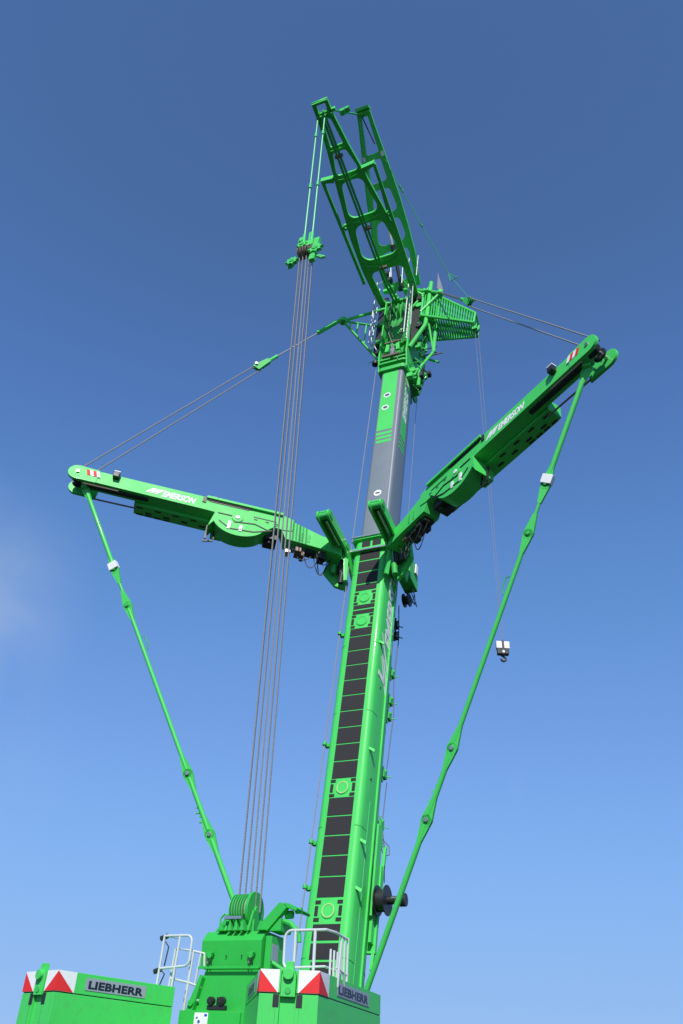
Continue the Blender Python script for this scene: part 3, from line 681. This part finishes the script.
    # guy rod in four links with eyes
    tip = Vector(X((9.02, 14.99, -.04))); tip = Vector((sg * (.912 + 9.004 * math.sin(TH)), 15.01, 1.153 + 9.004 * math.cos(TH)))
    low_ = Vector((sg * 1.349, 1.271, 1.262))
    rod = empty('guy_rod', BOOM, crane)
    rod['label'] = 'jointed green guy rod on the %s' % side
    d = (low_ - tip); dn = d.normalized(); P = lambda t: tip + d * t
    flat = dn.cross(Vector((0, 0, 1))).normalized()
    nrm = flat.cross(dn).normalized()
    ts = [0, .216, .305, .659, .768, 1.06]
    rads = [.072, .045, .060, .066, .068]
    for i, (a, c) in enumerate(zip(ts, ts[1:])):
        q = MB(); L = (c - a) * d.length; pa, pc = P(a), P(c); r = rads[i]
        q.tube([pa + dn * .12, pa + dn * .5, pc - dn * .5, pc - dn * .12], [r * .9, r, r, r * .9], 12)
        for pe, w in ((pa + dn * .02, 1), (pc - dn * .02, 1)):
            q.disc(pe, nrm, .14 if 0 < (a if (pe - pa).length < .1 else c) < 1 else .10, .09, 20)
            q.hexa([pe - flat * .14 - nrm * .04, pe + flat * .14 - nrm * .04, pe + flat * .14 + nrm * .04, pe - flat * .14 + nrm * .04,
                    pe + (dn if w and (pe - pa).length < .1 else -dn) * .55 - flat * .05 - nrm * .04, pe + (dn if (pe - pa).length < .1 else -dn) * .55 + flat * .05 - nrm * .04,
                    pe + (dn if (pe - pa).length < .1 else -dn) * .55 + flat * .05 + nrm * .04, pe + (dn if (pe - pa).length < .1 else -dn) * .55 - flat * .05 + nrm * .04])
        q.build('rod_link', GREEN, rod, I4, smooth=R_(40))
    for t in ts[1:-1]:
        q = MB(); q.disc(P(t), nrm, .055, .17, 16); q.build('joint_pin', STEEL if t > .6 else GREEN_D, rod, I4, bevel=.01)
    q = MB(); c = P(.216) - dn * .12
    q.hexa([c + dn * i * .13 + flat * j * .15 + nrm * k * .10 for k in (-1, 1) for i, j in ((-1, -1), (1, -1), (1, 1), (-1, 1))])
    q.build('load_cell_box', WHITE, rod, I4, bevel=.02)
    q = MB(); c = P(.38) + flat * .1 * sg
    q.tube([c, c + flat * .09 * sg + dn * .08, c + flat * .09 * sg + dn * .36, c + dn * .5], .016, 6); q.build('handle', GREEN_D, rod, I4)
    q = MB(); c = P(.735)
    for k in range(4): q.bar(c + dn * (k * .13 - .2), c + dn * (k * .13 - .28) + flat * (.16 if k % 2 else .1) * (1 if sg < 0 else 1), .03, .04)
    q.build('lock_lever', GREEN_D, rod, I4)
    # root clevis at the tip
    q = MB(); q.box(tip.x - .12, tip.x + .12, tip.y - .02, tip.y + .32, tip.z - .14, tip.z + .14); q.build('clevis', GREEN, root, I4, bevel=.03)
    return X, tip
XL, _ = guy_frame(-1); XR, _ = guy_frame(1)

# bracing ropes from frame tips to the head, with their pulley blocks
def brace_rope(X, anchor, t, gap, side, first=.3):
    root = empty('bracing_rope', BOOM, crane)
    tp = Vector(X((9.55, 15.72, .0))); tq = Vector(X((9.35, 15.70, -.3)))
    mid = anchor.lerp(tp, t); d = (tp - anchor).normalized()
    up = Vector((0, 1, 0)); up = (up - d * up.dot(d)).normalized()
    bl = .30
    q = MB(); q.tube(rope_pts(mid + up * .14, tp, 0, 6), .026, 6); q.tube(rope_pts(mid - up * .18, tq - Vector((0, .1, 0)), 0, 6), .026, 6); q.build('wire_rope', ROPE, root, I4)
    o = MB(); s1 = up.cross(d).normalized()
    for k in (-1, 1):
        c = mid + s1 * .07 * k
        o.hexa([c - up * .17 + d * .18 - s1 * .012, c + up * .17 + d * .18 - s1 * .012, c + up * .10 - d * .65 - s1 * .012, c - up * .10 - d * .65 - s1 * .012,
                c - up * .17 + d * .18 + s1 * .012, c + up * .17 + d * .18 + s1 * .012, c + up * .10 - d * .65 + s1 * .012, c - up * .10 - d * .65 + s1 * .012])
    o.disc(mid, s1, .17, .09, 24); pb = o.build('pulley_block', GREEN_D, root, I4, bevel=.008)
    q = MB(); q.disc(mid + up * .12 + d * .02, s1, .07, .3, 14); q.build('block_pin', STEEL, pb, I4, bevel=.01)
    f = mid - d * .65
    q = MB(); q.tube([f, f - d * .5], .075, 10); q.build('rope_socket', GREEN, root, I4)
    if side < 0:
        q = MB(); q.tube([f - d * .4, anchor + d * 1.6], .025, 8); q.build('wire_rope', ROPE, root, I4)
        q = MB(); q.bar(anchor + d * 1.75, anchor + d * .15, .15, .15); q.build('rope_socket', GREEN, root, I4, bevel=.01)
    else:
        q = MB(); q.tube([f, anchor], .035, 8); q.build('wire_rope', BROWN, root, I4)
brace_rope(XL, Vector((-2.15, 28.22, 2.2)), .375, .1, -1)
brace_rope(XR, Vector((2.0, 30.0, 1.1)), .28, .1, 1)

# hoist ropes alongside the boom
for name, pts, r in (('winch_rope', [(-.72, 1.2, 1.0), (-.74, 12, .98), (-.74, 25.5, .96)], .018), ('winch_rope', [(.30, 25.6, 1.1), (-.20, 27.5, 1.28), (-.22, 31, 1.4)], .016),
                     ('side_cable', [(.50, 15.6, -.98), (.50, 25.3, -.90)], .010)):
    q = MB(); q.tube(pts, r, 6); q.build(name, ROPE, crane, BOOM)

# ------------------------------------------------------------ winch tower on the superstructure
tower = empty('winch_tower', C, crane)
def hexband(x0, x1, y0, y1, z0, z1, bevel_z):
    q = MB(); q.prism([(y0 + .05, z0), (y0, z1 - bevel_z), (y0 + .17, z1), (y1, z1), (y1, z0)], 0, x0, x1); return q
x0, x1 = -.80, .56
band = hexband(x0, x1, -4.9, -3.9, 3.92, 4.60, .19).build('cross_box', GREEN_SHADED, tower, C, bevel=.015)
q = MB(); q.prism([(-.68, 3.92), (.62, 3.92), (.62, 3.0), (-.86, 3.0)], 1, -4.82, -4.1); q.build('pedestal', GREEN_SHADED, tower, C, bevel=.012)
for x in (-.55, .38):
    q = MB(); q.disc((x, -4.93, 4.13), (0, 1, 0), .05, .08, 14); q.bar((x - .08, -4.94, 4.16), (x + .08, -4.94, 4.20), .05, .04); hk = q.build('shackle', GREEN_SHADED, band, C, bevel=.006)
    q = MB(); q.tube([(x - .05 + .05 * (1 - math.cos(math.pi * k / 6)), -4.96, 4.12 - .14 * math.sin(math.pi * k / 6)) for k in range(7)], .012, 6); q.build('bow', DARK, hk, C)
for x in (-.2, .15):
    q = MB(); q.disc((x, -4.905, 4.13), (0, 1, 0), .015, .02, 8); q.build('bolt_hole', DARK, band, C)
q = MB(); q.box(x0 - .004, x1 + .004, -4.925, -4.9, 3.9, 3.95); q.build('lower_lip', GREEN_SHADED, band, C, bevel=.006)
# sheave set
for k in range(6):
    x = -.30 + k * .060
    q = MB(); q.disc((x, -4.50, 5.02), (1, 0, 0), .33, .018, 40); q.disc((x + .03, -4.50, 5.02), (1, 0, 0), .27, .04, 40); s_ = q.build('sheave', GREEN_D, tower, C)
    q = MB(); q.tube([(x + .04, -4.50 - .29 * math.cos(R_(a)), 5.02 + .29 * math.sin(R_(a))) for a in range(-20, 100, 12)], .02, 6); q.build('rope_wrap', ROPE, s_, C)
q = MB(); q.disc((.12, -4.50, 5.02), (1, 0, 0), .37, .07, 40); sc = q.build('sheave_cheek', GREEN_SHADED, tower, C, bevel=.012)
q = MB(); q.disc((.17, -4.50, 5.02), (1, 0, 0), .09, .05, 20); q.box(.155, .19, -4.55, -4.45, 4.86, 4.95); q.build('axle_cap', GREEN_D, sc, C, bevel=.01)
q = MB(); q.prism([(-4.85, 4.60), (-4.15, 4.60), (-4.35, 5.25), (-4.6, 5.25)], 0, -.36, -.30); q.prism([(-4.85, 4.60), (-4.15, 4.60), (-4.3, 5.0), (-4.7, 5.0)], 0, .17, .22); q.build('sheave_bracket', GREEN_SHADED, tower, C, bevel=.01)
q = MB(); q.box(-.34, .06, -4.92, -4.84, 4.80, 4.86); q.build('rope_guard', STEEL, tower, C, bevel=.01)
q = MB()
for x in (-.2, -.06, .08): q.prism([(x - .05, 4.60), (x + .05, 4.60), (x, 4.80)], 1, -4.9, -4.7)
q.box(-.30, .26, -4.72, -4.70, 4.60, 4.82); q.build('guard_rib', GREEN_D, tower, C)
# sloped cheeks left and right of the sheaves
q = MB(); q.prism([(-.72, 4.60), (-.42, 4.60), (-.30, 4.86), (-.30, 5.0), (-.42, 4.98), (-.60, 4.76)], 1, -4.6, -4.3); q.build('tower_cheek', GREEN_SHADED, tower, C, bevel=.01)
q = MB(); q.prism([(-.36, 4.60), (-.52, 4.60), (-.40, 4.72)], 1, -4.85, -4.6); q.build('tower_cheek', GREEN_SHADED, tower, C, bevel=.008)
q = MB(); q.prism([(.40, 4.60), (.60, 4.60), (.46, 4.78)], 1, -4.85, -4.6); q.build('tower_cheek', GREEN_SHADED, tower, C, bevel=.008)
q = MB(); q.tube([(-.66, -4.5, 4.7), (-.66, -4.5, 4.9), (-.58, -4.5, 4.98), (-.5, -4.5, 4.95)], .02); q.build('grab_handle', GREEN_D, tower, C)
# hooked gallows on the right of the tower
q = MB()
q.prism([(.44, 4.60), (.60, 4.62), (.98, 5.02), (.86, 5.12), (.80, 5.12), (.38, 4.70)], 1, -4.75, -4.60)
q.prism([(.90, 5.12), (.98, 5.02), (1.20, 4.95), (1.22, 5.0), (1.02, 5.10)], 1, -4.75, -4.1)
q.build('gallows', GREEN_SHADED, tower, C, bevel=.012)
q = MB(); q.box(.60, .86, -4.7, -4.2, 4.60, 4.84); q.disc((.96, -4.55, 4.92), (1, 0, 0), .08, .16, 16); q.disc((1.14, -4.5, 5.0), (1, 0, 0), .06, .14, 16); q.build('gallows_bracket', GREEN_SHADED, tower, C, bevel=.02)
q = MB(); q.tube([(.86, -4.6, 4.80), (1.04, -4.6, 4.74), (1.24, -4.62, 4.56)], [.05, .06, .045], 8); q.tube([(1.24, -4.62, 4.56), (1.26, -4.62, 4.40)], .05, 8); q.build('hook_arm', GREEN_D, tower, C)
q = MB(); q.box(.60, .74, -4.8, -4.2, 3.9, 4.5); q.box(.7, .95, -4.6, -4.3, 3.7, 3.95); q.tube([(.7, -4.7, 4.05), (1.05, -4.6, 3.85), (1.3, -4.5, 3.8)], .05); q.build('side_gear', GREEN_SHADED, tower, C, bevel=.02)
q = MB(); q.box(.743, .75, -4.78, -4.5, 4.05, 4.36); q.build('type_plate', PLATE, tower, C)
q = MB(); q.tube([(-.62, -4.3, 4.3), (-.92, -4.3, 4.25), (-.95, -4.3, 4.05), (-.82, -4.3, 3.95)], .03); q.build('hose', BLACK, tower, C)
# base with twin lamps and a notice
q = MB(); q.box(-1.02, .80, -5.05, -4.0, 2.3, 3.17); q.box(-.20, .36, -5.10, -5.04, 2.9, 3.14); bs = q.build('tower_base', GREEN_SHADED, tower, C, bevel=.012)
q = MB(); q.box(-.66, -.36, -5.062, -5.053, 2.9, 3.13); st = q.build('notice', WHITE, bs, C)
q = MB(); q.box(-.44, -.38, -5.067, -5.063, 3.07, 3.11); q.disc((-.55, -5.065, 2.98), (0, 1, 0), .03, .004, 10); q.box(-.62, -.58, -5.067, -5.063, 3.03, 3.06); q.build('pictogram', mat('pictogram_blue', (.05, .06, .5), .5), st, C)
for x in (-.34, -.10):
    q = MB(); q.disc((x, -5.04, 3.33), (0, 1, .1), .075, .10, 20); lp = q.build('rear_lamp', BLACK, bs, C, bevel=.012)
    q = MB(); q.disc((x, -5.098, 3.335), (0, 1, .1), .045, .01, 16); q.build('lens', DARK, lp, C)
q = MB(); q.box(-.42, -.02, -5.05, -4.95, 3.18, 3.26); q.box(-.25, -.19, -5.0, -4.95, 3.2, 3.4); q.build('lamp_bar', BLACK, bs, C, bevel=.01)
q = MB(); q.prism([(-.96, 3.17), (-.80, 3.17), (-.66, 3.75), (-.72, 3.8)], 1, -4.95, -4.7); q.disc((-.84, -4.97, 3.3), (0, 1, 0), .06, .05, 16); q.build('stay', GREEN_SHADED, bs, C, bevel=.01)
# superstructure frame under everything
q = MB(); q.box(-1.3, 1.3, -6.2, 2.0, 1.6, 2.3); q.box(-2.6, 2.6, -7.2, -5.4, 1.7, 2.05); q.box(-1.0, 1.0, -.9, .9, 2.0, 3.0); q.build('superstructure_frame', GREEN_D, crane, C, bevel=.03)
q = MB(); q.disc((0, 0, 1.45), (0, 0, 1), 1.4, .34, 48); q.build('slewing_ring', DARK, crane, C)
q = MB(); q.box(-1.5, 1.5, -7, 9, .75, 1.3)
for y in (-6, -4.3, -2, 2.5, 4.2, 6, 7.7):
    for sg in (-1, 1): q.disc((sg * 1.2, y, .7), (1, 0, 0), .7, .45, 32)
q.build('carrier_chassis', DARK, crane, C)

# boarding rails (left one near the tower)
def tuberail(path, r=.024, name='guard_rail', parent=crane): q = MB(); q.tube(path, r, 10); return q.build(name, ALU, parent, C)
def arc(c, r, a0, a1, n, f): return [f(c[0] + r * math.cos(R_(a0 + (a1 - a0) * k / n)), c[1] + r * math.sin(R_(a0 + (a1 - a0) * k / n))) for k in range(n + 1)]
Y = -5.0; f = lambda x, z: (x, Y, z)
gl = empty('access_railing', C, crane)
tuberail([(-1.70, Y, 2.5), (-1.67, Y, 3.5), (-1.65, Y, 4.52)], parent=gl)
tuberail([f(-1.65, 4.50)] + [f(-1.2, 4.50)] + arc((-1.10, 4.38), .12, 90, 0, 5, f) + arc((-1.10, 4.06), .12, 0, -90, 5, f) + [f(-1.65, 3.90)], parent=gl)
tuberail([(-1.36, Y, 2.5), (-1.27, Y, 4.53)], parent=gl)
tuberail([(-1.63, Y + .5, 3.0), (-1.60, Y + .5, 4.52), (-1.60, Y, 4.50)], .018, parent=gl)
Yb = Y + .12
tuberail([(-1.50, Yb, 2.6), (-1.42, Yb, 4.28), (-1.05, Yb, 4.24), (-.72, Yb, 4.18), (-.68, Yb, 3.9)], .024, parent=gl)
tuberail([(-1.06, Yb, 2.6), (-.98, Yb, 4.24)], .024, parent=gl)
tuberail([(-1.45, Yb, 3.74), (-1.0, Yb, 3.66), (-.70, Yb, 3.58)], .022, parent=gl)
tuberail([(-.86, Yb, 3.62), (-.80, Yb, 4.20)], .020, parent=gl)
tuberail([(-1.58, Yb + .3, 3.2), (-1.55, Yb + .3, 4.30), (-1.42, Yb, 4.26)], .018, parent=gl)
tuberail([(-1.25, Yb + .3, 3.0), (-1.20, Yb + .3, 4.10)], .018, parent=gl)
tuberail([(-.95, Yb, 3.30), (-.72, Yb, 3.36)], .018, parent=gl)
for x, z in ((-1.68, 4.48), (-1.72, 3.87)):
    q = MB(); q.disc((x, Y + .04, z), (1, 0, .3), .05, .16, 12); q.build('rail_clamp', DARK, gl, C)
q = MB(); q.tube([(-1.64, Y + .04, 4.4), (-1.54, Y + .04, 4.3), (-1.58, Y + .04, 3.95)], .014); q.tube([(-1.66, Y, 3.9), (-1.52, Y, 3.8), (-1.6, Y, 3.6)], .014); q.build('safety_cable', DARK, gl, C)
# right railing stands just ahead of the right ballast
Y2 = -6.6
grr = empty('access_railing', C, crane); f = lambda x, z: (x, Y2, z)
tuberail([f(2.1, 3.72)] + arc((2.04, 3.78), .10, 270, 180, 5, f) + [f(1.93, 4.1)] + arc((2.06, 4.14), .13, 180, 90, 5, f) + [f(2.72, 4.27), (2.78, Y2 + .3, 4.27), (2.78, Y2 + .8, 4.24)], parent=grr)
tuberail([f(2.15, 3.2), f(2.13, 4.27)], parent=grr); tuberail([f(2.52, 3.2), f(2.51, 4.27)], .028, parent=grr)
tuberail([f(1.98, 3.68), f(2.72, 3.70), (2.78, Y2 + .9, 3.68)], .02, parent=grr)
for k in range(6):
    y = Y2 + .10 + k * .15; tuberail([(2.78, y, 3.1), (2.78, y, 3.98 if k in (0, 1, 2) else 4.27)], .02, parent=grr)
tuberail([(2.93, -6.5, 3.4), (2.97, -6.5, 4.10)], .026, parent=grr)
tuberail([(2.90, -6.5, 3.70), (2.95, -6.3, 3.64), (2.93, -6.2, 3.45)], .02, parent=grr)

# ------------------------------------------------------------ ballast stacks
TOPZ, CAPH = 3.54, .335
def ballast(sg):
    lab = ('green ballast block with the railing beside it, right of the winch tower' if sg > 0 else 'green ballast block standing apart, left of the winch tower')
    M = crane.matrix_local.copy()
    root = bpy.data.objects.new('ballast_block', None); scene.collection.objects.link(root)
    root.matrix_world = M @ Matrix.Translation((sg * 2.2, -6.3, 0)); root['label'] = lab; root['category'] = 'counterweight'; root['group'] = 'ballast blocks at the rear of the crane'
    T = Matrix.Translation((-sg * 2.2, 6.3, 0))
    X = lambda p: Vector((sg * p[0], p[1], p[2]))
    def N(): return MB(X=X)
    i0, i1 = (2.04, -7.59), (2.97, -7.33); fo, fi = (2.84, -4.2), ((.66, -5.5) if sg > 0 else (1.06, -5.25))
    nl, nr = (2.37, -7.498), (2.62, -7.428)
    def notch(d): # polygon with a notch in the rear
        e = Vector((i1[0] - i0[0], i1[1] - i0[1])).normalized(); n = Vector((-e.y, e.x)) * d
        return [i0, nl, (nl[0] + n.x, nl[1] + n.y), (nr[0] + n.x, nr[1] + n.y), nr, i1, fo, (1.9, -4.2), fi]
    q = N(); q.prism(notch(.10), 2, TOPZ - CAPH, TOPZ); cap = q.build('top_slab', GREEN, root, T, bevel=.012)
    # thin parting groove, then the body slightly narrower towards the ground
    q = N()
    def sh(poly, k): return [(2.2 + (x - 2.2) * k, -6.0 + (y + 6.0) * k) for x, y in poly]
    q.prism(sh(notch(.10), .985), 2, TOPZ - CAPH - .015, TOPZ - CAPH); q.build('groove', BLACK, root, T)
    q = N(); q.prism(notch(.06), 2, 1.75, TOPZ - CAPH - .015); body = q.build('ballast_body', GREEN, root, T, bevel=.012)
    e = Vector((i1[0] - i0[0], i1[1] - i0[1], 0)).normalized(); n = Vector((e.y, -e.x, 0))
    for pt in (nl, nr):
        c = Vector((pt[0], pt[1], 0)) + e * (-.06 if pt == nl else .06)
        q = N(); q.hexa([c - e * .05 + n * -.03 + Vector((0, 0, z)) for z in ()] or
                        [c - e * .05 - n * .05 + Vector((0, 0, 3.0)), c + e * .05 - n * .05 + Vector((0, 0, 3.0)), c + e * .05 + n * .004 + Vector((0, 0, 3.0)), c - e * .05 + n * .004 + Vector((0, 0, 3.0)),
                         c - e * .05 - n * .05 + Vector((0, 0, 3.185)), c + e * .05 - n * .05 + Vector((0, 0, 3.185)), c + e * .05 + n * .004 + Vector((0, 0, 3.185)), c - e * .05 + n * .004 + Vector((0, 0, 3.185))])
        q.build('lifting_slot', BLACK, body, I4)
        q = N(); q.hexa([c + n * .002 - e * .004 + Vector((0, 0, 1.8)), c + n * .002 + e * .004 + Vector((0, 0, 1.8)), c + n * .006 + e * .004 + Vector((0, 0, 1.8)), c + n * .006 - e * .004 + Vector((0, 0, 1.8)),
                         c + n * .002 - e * .004 + Vector((0, 0, 3.0)), c + n * .002 + e * .004 + Vector((0, 0, 3.0)), c + n * .006 + e * .004 + Vector((0, 0, 3.0)), c + n * .006 - e * .004 + Vector((0, 0, 3.0))])
        q.build('seam', GREEN_D, body, I4)
    # lifting post in the notch
    c = Vector(((nl[0] + nr[0]) / 2, (nl[1] + nr[1]) / 2, 0))
    q = N(); P = [(-.12, 3.15), (.12, 3.15), (.12, 3.45), (.07, 3.56), (.06, 3.66), (-.06, 3.66), (-.07, 3.56), (-.12, 3.45)]
    vs = [[c + e * x - n * .10 * s2 + n * .03 + Vector((0, 0, z)) for x, z in P] for s2 in (0, 1)]
    A = [q.v(p) for p in vs[0]]; Bv = [q.v(p) for p in vs[1]]; q.face(A); q.face(Bv[::-1])
    for k in range(len(P)): q.face([A[k], A[(k + 1) % len(P)], Bv[(k + 1) % len(P)], Bv[k]])
    post = q.build('lifting_post', GREEN, root, T, bevel=.01)
    q = N(); q.disc(c + n * .05 + Vector((0, 0, 3.47)), n, .085, .10, 24); q.build('post_pin', GREEN, post, I4, bevel=.012)
    q = N(); q.disc(c + n * .035 + Vector((0, 0, 3.24)), n, .05, .02, 16); q.build('pin_hole', GREEN_D, post, I4)
    # warning panels folded round both rear corners: white with a red triangle
    def fold(corner, d_in, d_out, w_in, w_out):
        cz = Vector((corner[0], corner[1], 0)); a = Vector((d_in[0], d_in[1], 0)).normalized(); b_ = Vector((d_out[0], d_out[1], 0)).normalized()
        na = Vector((a.y, -a.x, 0)); nb = Vector((b_.y, -b_.x, 0))
        if na.y > 0: na = -na
        cen = Vector((2.1, -6, 0))
        if (cz - cen).dot(na) < 0: na = -na
        if (cz - cen).dot(nb) < 0: nb = -nb
        off = (na + nb).normalized() * .010
        zt, zb = TOPZ - .004, TOPZ - CAPH + .004
        def sheet(name, mtl, k, quads):
            q = N(); 
            for quad in quads: q.face([q.v(p + off * k) for p in quad])
            return q.build(name, mtl, cap, I4)
        Z = lambda z: Vector((0, 0, z))
        wp = sheet('warning_panel', WHITE, 1, [[cz + Z(zb), cz + a * w_in + Z(zb), cz + a * w_in + Z(zt), cz + Z(zt)], [cz + Z(zb), cz + b_ * w_out + Z(zb), cz + b_ * w_out + Z(zt), cz + Z(zt)]])
        q = N()
        for dd, w in ((a, w_in), (b_, w_out)): q.face([q.v(p + off * 1.5) for p in (cz + Z(zb + .004), cz + dd * w * .96 + Z(zb + .004), cz + Z(zt - .01))])
        q.build('red_triangle', RED, wp, I4)
    fold(i1, (nr[0] - i1[0], nr[1] - i1[1]), (fo[0] - i1[0], fo[1] - i1[1]), .34, .44)
    fold(i0, (nl[0] - i0[0], nl[1] - i0[1]), (fi[0] - i0[0], fi[1] - i0[1]), .32, .38)
    # maker's plates on the outer and inner flanks
    def nameplate(p0, p1, along0, length):
        """p0->p1 flank line in real crane coordinates, reading left to right"""
        a = Vector((p1[0] - p0[0], p1[1] - p0[1], 0)).normalized(); nn = a.cross(Vector((0, 0, 1)))
        o = Vector((p0[0], p0[1], 0)) + a * along0 + Vector((0, 0, 3.31)) + nn * .004
        Mx = T @ basis(o, a, (0, 0, 1))
        q = MB(); q.box(-.04, length + .04, -.035, .165, 0, .006); npl = q.build('nameplate', PLATE, root, Mx, bevel=.002)
        text('lettering', 'LIEBHERR', .17, NAVY, npl, Matrix.Translation((0.02, .0, .007)), width=length - .04, bold=.045, extrude=.002, sp=1.05)
    if sg > 0:
        nameplate((i1[0], i1[1]), (fo[0], fo[1]), .85, 1.55)
        nameplate((fi[0], fi[1]), (i0[0], i0[1]), .55, 1.15)
    else:
        nameplate((-i0[0], i0[1]), (-fi[0], fi[1]), .62, 1.22)
        nameplate((-fo[0], fo[1]), (-i1[0], i1[1]), .6, 1.5)
    return root
bpy.context.view_layer.update()
ballast(1); ballast(-1)

# ------------------------------------------------------------ hook block hanging off the lattice nose
CW = crane.matrix_local.copy()
nose = BOOM @ Vector((3.58, 27.15, .5)); hk0 = Vector((3.77, 4.02, 14.45))
hook = bpy.data.objects.new('hook_block', None); scene.collection.objects.link(hook)
hook.matrix_world = CW @ Matrix.Translation(hk0) @ Matrix.Rotation(AZ, 4, 'Z')
hook['label'] = 'small white and black hook block hanging on two thin ropes in the open sky'; hook['category'] = 'hook block'
q = MB()
for sg in (-1, 1): q.box(sg * .03, sg * .22, -.10, .10, .0, .26)
q.build('ballast_cheek', WHITE, hook, I4, bevel=.03)
q = MB(); q.box(-.035, .035, -.12, .12, -.1, .30); q.disc((0, 0, .02), (0, 1, 0), .17, .05, 24); q.box(-.19, .19, -.08, .08, -.08, -.01); q.build('side_plate', DARK, hook, I4, bevel=.01)
q = MB(); q.box(-.19, .19, -.09, .09, -.20, -.08); q.disc((0, 0, -.15), (0, 1, 0), .08, .22, 20); q.build('crosshead', BLACK, hook, I4, bevel=.03)
q = MB(); q.disc((0, -.12, -.13), (0, 1, 0), .045, .02, 16); q.build('swivel_nut', STEEL, hook, I4)
q = MB(); q.tube([(0, 0, -.2), (0, 0, -.26)] + [(.0 + .075 * math.sin(R_(a)), 0, -.345 + .075 * math.cos(R_(a))) for a in range(0, 300, 25)], [.035] * 2 + [.03 + .012 * math.sin(math.pi * k / 11) for k in range(12)], 10); q.build('hook', DARK, hook, I4)
top = hook.matrix_world.inverted() @ (CW @ nose)
q = MB(); q.tube([(-.03, 0, .28), (top.x - .08, top.y, top.z)], .008, 6); q.tube([(.03, 0, .28), (top.x + .06, top.y, top.z)], .008, 6); q.build('hoist_rope', ROPE, crane, CW.inverted() @ hook.matrix_world)
